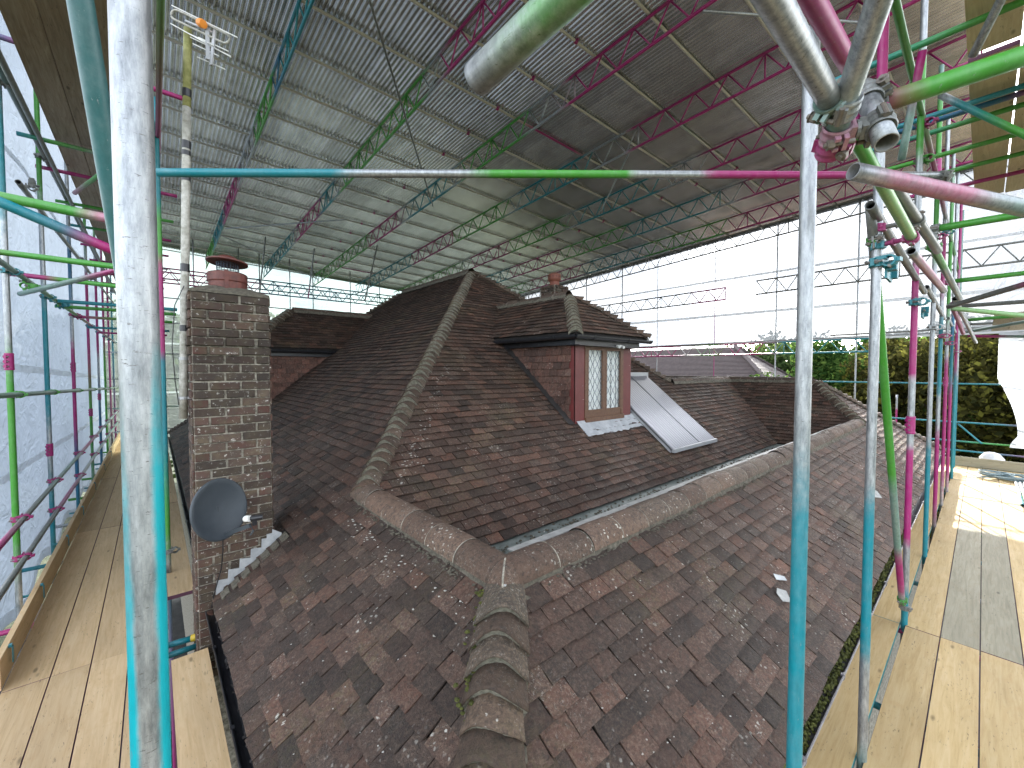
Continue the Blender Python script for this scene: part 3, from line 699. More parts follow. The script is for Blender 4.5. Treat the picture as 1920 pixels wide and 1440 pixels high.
for j in range(44):
    z = CZ-.04-.075*j; out = 0
    if j in (5, 6): out = .028 if j == 5 else .014
    if j < 5: out = .006
    dy = -.004-out
    row = [(.0, .102), (.114, .215), (.341, .215)] if j % 2 == 0 else [(0, .215), (.227, .215), (.454, .102)]
    for x, w in row:
        place('brick', random.choice((VD if j < 11 and random.random() < .6 else VS)[w]), chim, (CX0+.006+x+w/2+(out*.5 if x > .3 else 0), CY0+dy, z+random.gauss(0, .0015)), Vector((1, 0, random.gauss(0, .006))), Vector((0, 1, 0)), Vector((0, 0, 1)))
    for q, w in (((0, .2), (.21, .2)) if j % 2 == 0 else ((0, .1), (.11, .2), (.32, .1))) if False else ([(0, .2), (.215, .2)] if j % 2 else [(0, .102), (.115, .2), (.325, .102)]):
        place('brick', random.choice(VS[w]), chim, (CX0-.004-out*.6, CY0+.006+q+w/2, z), Vector((0, -1, 0)), Vector((1, 0, 0)), Vector((0, 0, 1)))
rb = MB()
for j in range(44):
    z = CZ-.04-.075*j
    for q in (.1, .31): rb.box((CX1+.001, CY0+q+(.04 if j % 2 else 0), z), (.014, .2, .063), cs=(random.random()*.6, random.random()*.5, 0, 1))
build(rb, 'bricks', 'brick', chim, 'tint', kind='stuff')
fl = MB(); cx, cy = (CX0+CX1)/2, (CY0+CY1)/2; w, d_ = (CX1-CX0)/2+.01, (CY1-CY0)/2+.012
ring = []
for zz, f_ in ((CZ-.002, 1.0), (CZ+.02, .97), (CZ+.075, .66), (CZ+.085, .2)):
    for i in range(24):
        a = 2*math.pi*i/24; sx, sy = math.cos(a), math.sin(a); k = 1/max(abs(sx), abs(sy)); sq_ = (zz-CZ) < .04
        kk = k if sq_ else 1+(k-1)*.25
        ring.append((cx+sx*kk*w*f_+random.uniform(-.004, .004), cy+sy*kk*d_*f_, zz+random.uniform(-.004, .004)))
fl.add(ring, [(a*24+i, a*24+(i+1) % 24, (a+1)*24+(i+1) % 24, (a+1)*24+i) for a in range(3) for i in range(24)]+[tuple(72+i for i in range(24))])
build(fl, 'mortar_cap', 'bedding', chim, None)
pot = MB(); pot.lathe((.525, 4.50, 0), [(.17, .715), (.172, .78), (.18, .79), (.18, .86), (.172, .865), (.165, .868), (.10, .875)], 36); pc_ = build(pot, 'chimney_cowl', 'cowl', house, None, smooth=False)
p_ = MB(); p_.lathe((.525, 4.50, 0), [(.165, .70), (.166, .735)], 30); build(p_, 'white_band', 'white_plastic', pc_, None)
for a in (R(-100), R(20), R(140)):
    p_ = MB(); p_.bar((.525+.182*math.cos(a), 4.5+.182*math.sin(a), .70), (.525+.182*math.cos(a), 4.5+.182*math.sin(a), .875), .035, .008); build(p_, 'strap', 'cowl', pc_, None)
p_ = MB()
for i in range(22):
    a = 2*math.pi*i/22; p_.tube((.525+.098*math.cos(a), 4.5+.098*math.sin(a), .87), (.525+.098*math.cos(a), 4.5+.098*math.sin(a), .975), .0022, seg=4, step=9, hollow=False)
for z in np.arange(.885, .975, .018): p_.path([(.525+.099*math.cos(2*math.pi*i/22), 4.5+.099*math.sin(2*math.pi*i/22), z) for i in range(22)], .0022, 4, closed=True)
build(p_, 'bird_mesh', 'wire', pc_, None)
p_ = MB(); ax = Vector((.06, .05, 1)).normalized(); p_.lathe((.525, 4.5, .968), [(0, -.004), (.18, -.012), (.19, -.008), (.188, .004), (.12, .022), (.07, .05), (.05, .056), (0, .06)], 40, axis=ax); build(p_, 'cowl_cap', 'cowl', pc_, None)
for q_ in [pc_]+list(pc_.children): q_.data.transform(Matrix.Translation(Vector((.525, 4.5, 0))-BASE[house]) @ Matrix.Diagonal((.84, .84, 1, 1)) @ Matrix.Translation(BASE[house]-Vector((.525, 4.5, 0))))

# stepped lead flashing where the roof meets the chimney
fm = MB(); yq = CY0-.017
nst = 6; dx = .085
for k in range(nst):
    xa = CX0+.12+k*dx; xb = min(xa+dx+.045, CX1+.06); za = zL(xa)-.01; zb = zL(xb)-.01
    fm.add([(xa, yq-.002*k, za), (xb, yq-.002*k, zb), (xb, yq-.002*k, zb+.05), (xa+.01, yq-.002*k, za+.11+.06)], [(0, 1, 2, 3)])
    fm.add([(xa, yq-.001, za), (xb, yq-.001, zb), (xb+.012, yq-.07, zb+.022), (xa+.012, yq-.07, za+.022)], [(3, 2, 1, 0)])
fm.box((.785, yq-.006, zL(.75)+.11), (.07, .006, .08)); build(fm, 'stepped_flashing', 'lead', chim, None)
fm = MB()
for k in range(7):
    xx = .42+k*.075; fm.box((xx, CY0-.12, zL(xx)+.028), (.072, .12, .014), Matrix.Rotation(-math.atan(T), 3, 'Y'), cs=(.9, .1, .9, 1))
build(fm, 'mortared_tile', 'bedding', s_left, None, kind='stuff')

# ---- window dormer on the inner slope
DX0, DX1, DY = 4.78, 6.27, 4.07
dm = MB()
yr = lambda z: 3.02+(z+1.652)/T
dm.add([(DX0, DY+.03, -.86), (DX0, DY+.03, .50), (DX0, yr(.5), .5), (DX1, DY+.03, -.86), (DX1, DY+.03, .50), (DX1, yr(.5), .5)], [(0, 2, 1), (3, 4, 5), (0, 1, 4, 3)])
dorm = build(dm, 'dormer', 'under', house, None)
# cheek tile hanging
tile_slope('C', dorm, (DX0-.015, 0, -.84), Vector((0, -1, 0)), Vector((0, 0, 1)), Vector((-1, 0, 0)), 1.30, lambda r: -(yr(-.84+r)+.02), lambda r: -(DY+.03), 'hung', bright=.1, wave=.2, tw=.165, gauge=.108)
# corner boards, window
cb = MB(); cb.box((4.89, DY, -.22), (.25, .05, 1.26)); build(cb, 'corner_board', 'red_frame', dorm, None)
cb = MB(); cb.box((6.16, DY, -.22), (.23, .05, 1.22)); build(cb, 'corner_board', 'red_frame', dorm, None)
cb = MB(); cb.box((4.775, DY+.03, -.22), (.03, .11, 1.24)); build(cb, 'corner_board', 'red_frame', dorm, None)
win = MB()
wz0, wz1 = -.74, .385
for (xa, xb, za, zb, yy, tt) in ((5.018, 5.075, wz0, wz1, DY+.0, .07), (5.985, 6.04, wz0, wz1, DY, .07), (5.075, 5.985, .345, wz1, DY, .068), (5.018, 6.04, wz0-.07, wz0, DY-.012, .10), (5.075, 5.985, wz0, wz0+.085, DY+.004, .06), (5.49, 5.545, wz0+.085, .345, DY, .066)):
    win.box(((xa+xb)/2, yy, (za+zb)/2), (xb-xa, tt, zb-za))
win = build(win, 'window', 'brown_frame', house, None)
for xa, xb in ((5.075, 5.49), (5.545, 5.985)):
    fr = MB(); z0, z1 = wz0+.085, .345
    for (a, b_, c_, d_) in ((xa, xa+.03, z0, z1), (xb-.03, xb, z0, z1), (xa+.03, xb-.03, z1-.03, z1), (xa+.03, xb-.03, z0, z0+.03)): fr.box(((a+b_)/2, DY-.018, (c_+d_)/2), (b_-a, .035, d_-c_))
    build(fr, 'casement', 'brown_frame', win, None)
    gp_ = MB(); gp_.box(((xa+xb)/2, DY-.012, (z0+z1)/2), (xb-xa-.06, .005, z1-z0-.06)); build(gp_, 'pane', 'glass', win, None)
    ld = MB(); xa2, xb2, za2, zb2 = xa+.03, xb-.03, z0+.03, z1-.03; W = xb2-xa2; H = zb2-za2; px_, pz_ = W/3., W/3.*1.52
    for sg in (1, -1):
        for k in range(-4, 12):
            # line: x = xa2 + k*px + sg*(z-za2)*px/pz
            pts = []
            zz = [za2+H*i/60 for i in range(61)]
            ins = [(xa2+k*px_+sg*(z-za2)*px_/pz_-(0 if sg > 0 else 0), z) for z in zz]
            ins = [q for q in ins if xa2 <= q[0] <= xb2]
            if len(ins) > 2: ld.bar((ins[0][0], DY-.017, ins[0][1]), (ins[-1][0], DY-.017, ins[-1][1]), .0055, .004)
    build(ld, 'leading', 'wire', win, None)
cu = MB(); vs = []
for i in range(41):
    x = 5.08+.9*i/40; y = DY+.024+.007*math.sin(i*2.1)+.004*math.sin(i*5.3); vs += [(x, y, wz0+.05), (x, y, .36)]
cu.add(vs, [(2*i, 2*i+2, 2*i+3, 2*i+1) for i in range(40)]); build(cu, 'net_curtain', 'curtain', win, None)
ap = MB(); vs = []
for i in range(25):
    x = 4.83+(6.36-4.83)*i/24
    for dy_, up_ in ((0.0, .05), (-.05, .035), (-.14, .03), (-.245, .026)): vs.append((x, DY+dy_-.01, zI(DY+dy_)+up_+random.uniform(-.003, .003)))
ap.add(vs, [(i*4+j+1, (i+1)*4+j+1, (i+1)*4+j, i*4+j) for i in range(24) for j in range(3)]); build(ap, 'lead_apron', 'lead', dorm, None)
ap = MB(); ap.add([(DX0+.02-.16, yr(-.84+r_)+(-.01), -.84+r_+.03) if q == 0 else (DX0+.0-.02, yr(-.84+r_)-.02, -.84+r_+.035) for r_ in np.linspace(0, 1.3, 12) for q in (0, 1)], [(2*i, 2*i+2, 2*i+3, 2*i+1) for i in range(11)])
build(ap, 'side_flashing', 'under', dorm, None)
# dormer roof: hipped
dz, ex0, ex1, ey = .55, 4.56, 6.49, 3.84; hw = (ex1-ex0)/2; dax = (ex0+ex1)/2; da = (dax, ey+hw, dz+T*hw)
yrr = lambda z: 3.02+(z+1.652)/T
sdl = under('dormer_slope', [(ex0, ey, dz), da, (dax, yrr(da[2]), da[2]), (ex0, yrr(dz), dz)]); sdf = under('dormer_front_slope', [(ex0, ey, dz), (ex1, ey, dz), da]); sdr = under('dormer_far_slope', [(ex1, ey, dz), (ex1, yrr(dz), dz), (dax, yrr(da[2]), da[2]), da])
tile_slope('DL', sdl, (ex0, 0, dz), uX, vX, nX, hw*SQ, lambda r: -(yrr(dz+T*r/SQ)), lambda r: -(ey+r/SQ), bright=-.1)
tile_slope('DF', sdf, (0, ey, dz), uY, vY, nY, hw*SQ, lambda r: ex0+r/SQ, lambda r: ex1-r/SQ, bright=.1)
tile_slope('DR', sdr, (ex1, 0, dz), Vector((0, 1, 0)), Vector((-1, 0, T))/SQ, Vector((T, 0, 1))/SQ, hw*SQ, lambda r: ey+r/SQ, lambda r: yrr(dz+T*r/SQ))
hip_run('dormer_hip', da, (ex0, ey, dz), scale=.92); hip_run('dormer_hip', da, (ex1, ey, dz), scale=.92)
ridge_run('dormer_ridge', da, (dax, yrr(da[2]), da[2]), .015, SM, scale=.85)
df = MB(); df.box(((DX0+DX1)/2, ey+.115, .44), (DX1-DX0+.22, .02, .13)).box((DX0-.10, (ey+.1+yrr(.5))/2, .44), (.02, yrr(.5)-ey-.12, .13)).box(((DX0+DX1)/2, 4.0, .375), (DX1-DX0+.16, .22, .012))
build(df, 'dormer_fascia', 'black', dorm, None)
half_gutter('dormer_gutter', (ex0-.03, ey-.005, .505), (ex1+.06, ey-.005, .505), .052, 'black')
half_gutter('dormer_gutter', (ex0-.01, ey-.02, .505), (ex0-.01, yrr(.45), .505), .052, 'black')
lt = MB(); lt.box((5.75, ey+.08, .395), (.05, .05, .03)).lathe((5.70, ey+.03, .37), [(0, 0), (.022, .0), (.026, .05), (.012, .07)], 12, axis=Vector((-.3, .9, .3))).lathe((5.80, ey+.03, .37), [(0, 0), (.022, .0), (.026, .05), (.012, .07)], 12, axis=Vector((.3, .9, .3)))
tw = build(lt, 'twin_floodlight', 'white_plastic', None, None); tw['label'] = 'small white twin floodlight under the gutter of the window dormer'; tw['category'] = 'lamp'

# ---- left dormer behind the chimney
ly, lz, lx = 10.42, .50, 1.55
dm = MB(); xl = lambda z: X0+(z+1.97)/T
dm.add([(lx, ly+.03, -1.1), (lx, ly+.03, .5), (xl(.5), ly+.03, .5), (xl(-1.0), ly+.03, -1.1), (lx, 12.8, -1.1), (lx, 12.8, .5), (xl(.5), 12.8, .5)], [(3, 2, 1, 0), (0, 1, 5, 4)])
dl = build(dm, 'rear_dormer', 'under', house, None)
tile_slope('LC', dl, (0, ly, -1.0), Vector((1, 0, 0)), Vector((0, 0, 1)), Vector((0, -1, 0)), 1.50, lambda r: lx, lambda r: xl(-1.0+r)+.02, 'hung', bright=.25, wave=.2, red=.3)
eyl, exl = 10.27, 1.42; hwl = 1.28; axl = exl+hwl; zal = lz+T*hwl
s1_ = under('rear_dormer_slope', [(exl, eyl, lz), (xl(lz), eyl, lz), (xl(zal), eyl+hwl, zal), (axl, eyl+hwl, zal)])
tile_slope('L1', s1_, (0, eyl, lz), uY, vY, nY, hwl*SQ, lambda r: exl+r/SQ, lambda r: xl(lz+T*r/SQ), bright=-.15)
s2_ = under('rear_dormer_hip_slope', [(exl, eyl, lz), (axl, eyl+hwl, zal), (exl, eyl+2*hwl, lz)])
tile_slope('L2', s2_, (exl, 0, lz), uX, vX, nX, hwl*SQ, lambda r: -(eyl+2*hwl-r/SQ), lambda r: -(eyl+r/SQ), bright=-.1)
under('rear_dormer_back_slope', [(exl, eyl+2*hwl, lz), (axl, eyl+hwl, zal), (xl(zal), eyl+hwl, zal), (xl(lz), eyl+2*hwl, lz)])
hip_run('rear_dormer_hip', (axl, eyl+hwl, zal), (exl, eyl, lz)); ridge_run('rear_dormer_ridge', (axl, eyl+hwl, zal), (xl(zal), eyl+hwl, zal), .015, SM)
half_gutter('rear_dormer_gutter', (exl-.03, eyl-.01, lz-.05), (xl(.4), eyl-.01, lz-.05), .056, 'black')
df = MB(); df.box(((exl+xl(.4))/2+.1, eyl+.08, lz-.10), (xl(.4)-exl, .02, .17)); build(df, 'fascia', 'black', dl, None)

# ---- small rear chimney with terracotta pot
rc = MB(); rc.box((7.62, 7.12, 1.35), (.50, .50, 1.45)); rch = build(rc, 'rear_chimney', 'mortar', house, None)
for j in range(12):
    z = 2.035-.075*j; o = .02 if j in (0, 1) else 0
    for x, w in ([(0, .215), (.23, .215)] if j % 2 else [(0, .102), (.115, .215), (.345, .102)]):
        place('brick', random.choice(VS[w]), rch, (7.38+x+w/2, 6.865-o, z), Vector((1, 0, 0)), Vector((0, 1, 0)), Vector((0, 0, 1)))
        place('brick', random.choice(VS[w]), rch, (7.366-o, 6.88+x+w/2, z), Vector((0, -1, 0)), Vector((1, 0, 0)), Vector((0, 0, 1)))
pt = MB(); pt.lathe((7.62, 7.12, 0), [(.13, 2.07), (.12, 2.2), (.155, 2.24), (.165, 2.27), (.165, 2.38), (.14, 2.395), (.10, 2.42), (.10, 2.36)], 24); pt = build(pt, 'chimney_pot', 'terracotta', house, None)
ph = MB()
for i in range(12):
    a = 2*math.pi*i/12; ph.lathe((7.62+.163*math.cos(a), 7.12+.163*math.sin(a), 2.32), [(0, .0), (.016, .003)], 8, axis=Vector((math.cos(a), math.sin(a), 0)))
build(ph, 'vent_hole', 'under', pt, None)

flush_tiles(300)
# a slate-blue slipped tile gap with white debris on the front slope
def on_front(x, y, up_=.03): return Vector((x, y, zF(y)))+nY*up_

# ================================================================ TEMPORARY ROOF
cz = lambda x, y: 5.95-.047*x-.055*y
roof = thing('temporary_roof', 'temporary roof of grey corrugated sheets on painted lattice beams spanning the whole house', 'temporary roof', (7, 9, 5))
sx = Vector((1, 0, -.047)).normalized(); sy = Vector((0, 1, -.055)).normalized(); sn = sx.cross(sy)
def corr_mesh(W, L):
    m_ = MB(); per = .078; n = int(W/per*6); vs = []
    for i in range(n+1):
        x = W*i/n; z = .017*math.cos(2*math.pi*x/per); vs += [(x, 0, z), (x, L, z)]
    m_.add(vs, [(2*i, 2*i+2, 2*i+3, 2*i+1) for i in range(n)]); return m_.mesh('roof_sheet', ['corr'], None, smooth=True)
CM = corr_mesh(.98, 2.30)
xs = [-.62+.936*i for i in range(18)]
for j in range(10):
    y = .18+2.08*j
    for i, x in enumerate(xs):
        o = place('roof_sheet', CM, roof, (x, y, cz(x, y)+.045+random.uniform(0, .006)+(.004 if i % 2 else 0)), sx, (sy+sn*-.006).normalized(), sn)
pspec = ['w', 'w', 'w', 'w', 'w0 w.5 e.55 w.6', 'w', 'w0 w.4 m.42 m.5 w.52', 'w', 'w', 'w0 w.6 g.62 g.7 w.72', 'w', 'w']
k = 0; yk = -.36+1.035
PUR = []
while yk < 21.4:
    p_ = MB(); x0_, x1_ = -.8, 16.1
    p_.tube((x0_, yk-.043*x0_, cz(x0_, yk-.043*x0_)), (x1_, yk-.043*x1_, cz(x1_, yk-.043*x1_)), .0245, pspec[k % 12], seg=8, step=.6, hollow=False)
    build(p_, 'purlin_tube', 'tube', roof, smooth=True); PUR.append(yk); yk += 1.035; k += 1
cl = MB(); 
def clip_mesh():
    m_ = MB(); m_.lathe((0, 0, 0), [(.022, -.03), (.034, -.028), (.036, 0), (.034, .028), (.022, .03)], 10, cs=(*PC['m'][0], .95)).box((0, .045, 0), (.03, .04, .035), cs=(*PC['m'][0], .9)).tube((-.02, .05, 0), (.035, .05, 0), .008, 'd', 6, 9, False); return m_.mesh('purlin_sleeve', ['tube'], 'paint')
CLM = clip_mesh()
for yk in PUR:
    for X in (5.4, 11.4):
        y = yk-.043*X; place('purlin_sleeve', CLM, roof, (X, y, cz(X, y)), Vector((0, 0, 1)), Vector((0, -1, 0)), Vector((1, 0, 0)))
def lattice(name, p0, p1, depth, spec, parent, nseg, r=.026, rb=.0145, dirn=Vector((0, 0, -1)), pat=None):
    p0, p1 = Vector(p0), Vector(p1); d = p1-p0; bf = bands(spec); m_ = MB()
    m_.tube(p0, p1, r, spec, 8, .35, False); m_.tube(p0+dirn*depth, p1+dirn*depth, r, spec, 8, .35, False)
    for i in range(nseg):
        t0, t1 = i/nseg, (i+1)/nseg; a, b_ = p0+d*t0, p0+d*t1; c0 = bf((t0+t1)/2)
        lo = (a+b_)/2+dirn*depth
        if i % 4 == 0: m_.tube(a, a+dirn*depth, rb, 's', 6, 9, False, fcol=lambda v, q, t: c0)
        m_.tube(a, lo, rb, 's', 6, 9, False, fcol=lambda v, q, t: c0); m_.tube(lo, b_, rb, 's', 6, 9, False, fcol=lambda v, q, t: c0)
    return build(m_, name, 'tube', parent, smooth=True)
def yspec(lst):      # [(y, colour)...] hard-ish bands over y in -1.5..21.4
    out = []
    for i, (y, c) in enumerate(lst):
        t = (y-.15)/21.25; out.append('%s%.4f' % (c, max(0, t+.008)))
        if i+1 < len(lst): out.append('%s%.4f' % (c, (lst[i+1][0]-.15)/21.25-.008))
    return ' '.join(out)
BS = {1.75: [(-1.5, 't'), (7.9, 'b'), (8.5, 'g'), (10.3, 's'), (12.6, 'm'), (15.6, 't'), (18.5, 'g')],
      3.80: [(-1.5, 'm'), (6.1, 's'), (6.65, 'g'), (11.2, 's'), (11.6, 't'), (12.9, 'm'), (15.6, 's'), (16.2, 't')],
      5.88: [(-1.5, 'm'), (5.25, 's'), (6.25, 'g'), (8.6, 's'), (9.1, 't'), (11.4, 's'), (12, 'm'), (14.5, 'g')],
      7.97: [(-1.5, 'm'), (5.2, 's'), (6.4, 't'), (8.9, 's'), (9.4, 'g'), (12.2, 'm'), (15.2, 't')],
      10.05: [(-1.5, 'm'), (4.6, 's'), (5.6, 't'), (8.4, 's'), (9.0, 'g'), (11.6, 'm'), (14.2, 's'), (15, 'g')],
      12.15: [(-1.5, 'm'), (4.4, 's'), (5.2, 't'), (8.0, 'g'), (11, 'm'), (14, 't')],
      14.2: [(-1.5, 'm'), (5.5, 'g'), (8.6, 't'), (11.5, 'm'), (15, 'g')]}
for X, sp in BS.items():
    lattice('lattice_beam', (X, .15, cz(X, .15)-.04), (X, 21.4, cz(X, 21.4)-.04), .45, yspec([(y, c) for y, c in [(.15, sp[0][1])]+sp[1:]]), roof, 35)
for a, b_ in (((2.05, 5.2, 4.93), (5.85, 9.98, 4.46)), ((1.72, 16.2, 4.33), (5.57, 19.3, 3.98)), ((5.88, 2.7, 5.0), (8.0, 1.2, 5.05)), ((1.8, 15.6, 4.4), (4.4, 12.5, 4.45)), ((8.0, 5.2, 4.85), (10.05, 7.6, 4.6))):
    m_ = MB(); m_.tube(a, b_, .019, 'd' if a[1] < 10 and a[0] < 3 else 's', 8, .5); build(m_, 'brace_tube', 'tube', roof, smooth=True)

# ================================================================ SHEETING
def drape(name, fn, nu, nv, matn, label, hem=None, lumps=.03, **kw):
    m_ = MB(); vs = []
    for i in range(nu+1):
        for j in range(nv+1):
            u, v = i/nu, j/nv; p, n = fn(u, v); p = Vector(p); q = mnoise.noise(Vector((p.x*.9+p.y*.9, p.z*.5, 1.7)))+.4*mnoise.noise(Vector((p.x*3+p.y*3, p.z*1.2, 9)))
            vs.append(p+Vector(n)*q*lumps)
    m_.add(vs, [(i*(nv+1)+j, (i+1)*(nv+1)+j, (i+1)*(nv+1)+j+1, i*(nv+1)+j+1) for i in range(nu) for j in range(nv)])
    o = build(m_, name, matn, None, None, smooth=True); o['label'] = label; o['category'] = 'sheeting'
    for h in (hem or []):
        m_ = MB(); vs = []
        for i in range(nu+1):
            for s_ in (0, 1):
                p, n = h(i/nu, s_); p = Vector(p); q = mnoise.noise(Vector((p.x*.9+p.y*.9, p.z*.5, 1.7))); vs.append(p+Vector(n)*(q*lumps+.02))
        m_.add(vs, [(2*i, 2*i+2, 2*i+3, 2*i+1) for i in range(nu)]); build(m_, 'hem', 'hem', o, None, smooth=True)
    return o
lt_ = lambda u: 6.3+14.5*u
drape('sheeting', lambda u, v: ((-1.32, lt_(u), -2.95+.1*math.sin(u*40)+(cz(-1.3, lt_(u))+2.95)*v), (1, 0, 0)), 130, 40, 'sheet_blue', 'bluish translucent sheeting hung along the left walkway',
      [lambda u, s: ((-1.32, lt_(u), -1.30-.02*(lt_(u)-8)+.09*s), (1, 0, 0)), lambda u, s: ((-1.32, lt_(u), -.02-.025*(lt_(u)-8)+.10*s), (1, 0, 0)), lambda u, s: ((-1.32, lt_(u), 2.7+.08*s), (1, 0, 0)), lambda u, s: ((-1.32, lt_(u), -2.95+.1*math.sin(u*40)+.14*s), (1, 0, 0))], .05)
drape('sheeting', lambda u, v: ((-1.4+17.5*u, 20.9, -3.5+(cz(-1.4+17.5*u, 20.9)+3.56)*v), (0, -1, 0)), 90, 30, 'sheet_far', 'thin see-through sheeting at the back behind the brick chimney',
      [lambda u, s: ((-1.4+17.5*u, 20.88, 1.0+.07*s), (0, -1, 0)), lambda u, s: ((-1.4+17.5*u, 20.88, -.9+.07*s), (0, -1, 0))], .06)
ft_ = lambda u: -3.2+24.1*u
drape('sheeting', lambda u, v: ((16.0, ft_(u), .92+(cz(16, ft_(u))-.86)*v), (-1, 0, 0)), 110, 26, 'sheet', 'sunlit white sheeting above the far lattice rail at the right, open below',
      [lambda u, s: ((15.99, ft_(u), .92+.10*s), (-1, 0, 0)), lambda u, s: ((15.99, ft_(u), 1.95+.09*s+.006*ft_(u)), (-1, 0, 0)), lambda u, s: ((15.99, ft_(u), 3.3+.07*s), (-1, 0, 0))], .05)
def hang(u, v):
    z = .9-2.75*v; y0_ = -.22-.02*v if v < .4 else -.23-.34*math.sin(min(1, (v-.4)/.5)*1.57)+(.12*math.sin((v-.9)*15) if v > .9 else 0)
    return (15.35+.10*math.sin(u*14+v*3), y0_-u*2.6, z+.03*math.sin(u*9)), (-1, 0, 0)
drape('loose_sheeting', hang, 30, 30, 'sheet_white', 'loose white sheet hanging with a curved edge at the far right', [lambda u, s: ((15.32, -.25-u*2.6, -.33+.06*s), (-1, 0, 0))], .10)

# ================================================================ SCAFFOLD
def tube_obj(parent, p0, p1, spec, name='scaffold_tube', r=.02415, seg=14, step=.12, fcol=None, **props):
    m_ = MB(); m_.tube(p0, p1, r, spec, seg, step, True, fcol=fcol); return build(m_, name, 'tube', parent, smooth=False if False else True, **props)
def coupler_mesh(colk, rich=False):
    cA = (*PC[colk][0], PC[colk][1]); st = (.1, .08, .06, .6); m_ = MB()
    def clamp(c, ax):
        c = Vector(c); q = ax.to_track_quat('Z', 'Y').to_matrix()
        m_.lathe(c, [(.0243, -.025), (.033, -.025), (.0345, -.008), (.0345, .008), (.033, .025), (.0243, .025)], 16, cs=cA, axis=ax)
        lug = q @ Vector((.043, 0, 0)); m_.box(c+lug, (.026, .018, .044), q, cs=cA)
        m_.box(c+q @ Vector((-.040, 0, 0)), (.018, .022, .04), q, cs=cA)
        b0 = c+q @ Vector((.046, -.035, 0)); b1 = c+q @ Vector((.046, .045, 0)); m_.tube(b0, b1, .0068, 's', 8, 9, False, fcol=lambda v, a, t: st)
        m_.lathe(c+q @ Vector((.046, .016, 0)), [(0, -.007), (.0125, -.007), (.0125, .007), (0, .007)], 6, cs=st, axis=q @ Vector((0, 1, 0)))
        m_.lathe(c+q @ Vector((.046, -.03, 0)), [(0, -.005), (.013, -.005), (.013, .005), (0, .005)], 6, cs=st, axis=q @ Vector((0, 1, 0)))
    clamp((0, 0, 0), Vector((0, 0, 1))); clamp((0, -.062, 0), Vector((1, 0, 0)))
    m_.box((0, -.031, 0), (.046, .014, .046), cs=cA)
    if rich: m_.box((.03, -.034, .0), (.05, .01, .07), cs=cA).box((-.025, -.03, .02), (.02, .05, .02), cs=cA)
    return m_.mesh('coupler', ['tube'], 'paint')
CPM = {k: coupler_mesh(k, True) for k in 'tmgdse'}
def coupler(parent, p, a1, k, face=None):
    """a1: axis of the first clamp; face: direction towards the second tube"""
    w = Vector(a1).normalized(); y = -(Vector(face) if face is not None else Vector((random.uniform(-1, 1), random.uniform(-1, 1), .1)))
    y = (y-w*y.dot(w)).normalized(); x = y.cross(w)
    return place('coupler', CPM[k], parent, p, x, y, w)
SLV = {}
def sleeve_mesh(k, L=.16):
    cA = (*PC[k][0], .95); m_ = MB(); m_.lathe((0, 0, 0), [(.0245, -L/2), (.0315, -L/2), (.033, -L/2+.012), (.0315, -L/2+.02), (.0315, L/2-.02), (.033, L/2-.012), (.0315, L/2), (.0245, L/2)], 18, cs=cA)
    for z in (-.045, 0, .045): m_.box((.034, 0, z), (.022, .024, .026), cs=cA).tube((.036, -.02, z), (.036, .024, z), .006, 'd', 6, 9, False)
    return m_.mesh('joint_sleeve', ['tube'], 'paint')
SLM = sleeve_mesh('m')
def sleeve(parent, p, ang=2.5): place('joint_sleeve', SLM, parent, p, Vector((math.cos(ang), math.sin(ang), 0)), Vector((-math.sin(ang), math.cos(ang), 0)), Vector((0, 0, 1)))

left = thing('scaffold', 'painted tube scaffold of rails and uprights along the left walkway and blue sheeting', 'scaffolding', (-1, 8, -7.3), 'scaffold runs round the house')
right = thing('scaffold', 'densely clamped pink, green and turquoise scaffold tubes along the right walkway', 'scaffolding', (5, .4, -7.3), 'scaffold runs round the house')
near = thing('corner_scaffold', 'big silver and turquoise upright beside the left walkway with the long banded tube beyond it', 'scaffolding', (0, .8, -7.3), 'scaffold runs round the house')
far = thing('scaffold', 'thin scaffold with lattice rails against the bright right-hand sheeting', 'scaffolding', (15.7, 6, -7.3), 'scaffold runs round the house')
back = thing('scaffold', 'distant scaffold with double lattice rails behind the brick chimney', 'scaffolding', (6, 19, -7.3), 'scaffold runs round the house')
PAR = dict(L=left, R=right, C=near)

# the big silver pole beside the camera, turquoise on its flanks lower down
px_, py_ = -.0165, .845
def polecol(v, a, t):
    az = math.atan2(v[1]-py_, v[0]-px_); face = math.atan2(-py_, -px_)   # towards the viewpoint corner
    d = (az-face+math.pi) % (2*math.pi)-math.pi                          # >0 one flank, <0 the other
    z = v[2]; w = .12*mnoise.noise(Vector((v[0]*30, v[1]*30, z*9)))
    rt = min(1, max(0, (-z+.06)/.22)); lf = min(1, max(0, (-z-.02)/.4))
    sgn = 1 if POLE_FLIP else -1
    e1 = .62-.28*rt; e2 = .80-.34*lf
    A = max(min(1, (sgn*d-e1+w)/.25), 0)*rt; B = max(min(1, (-sgn*d-e2+w)/.25), 0)*lf
    al = max(A, B)
    return (.0, .36, .42, al)
POLE_FLIP = True
m_ = MB(); m_.tube((px_, py_, -7.3), (px_, py_, -1.2), .02415, 't', 16, 1.0); m_.tube((px_, py_, -1.2), (px_+.004, py_-.003, 1.6), .02415, 's', 48, .05, True, fcol=polecol)
build(m_, 'upright_tube', 'tube', near, smooth=True, label='big silver upright with turquoise flanks')
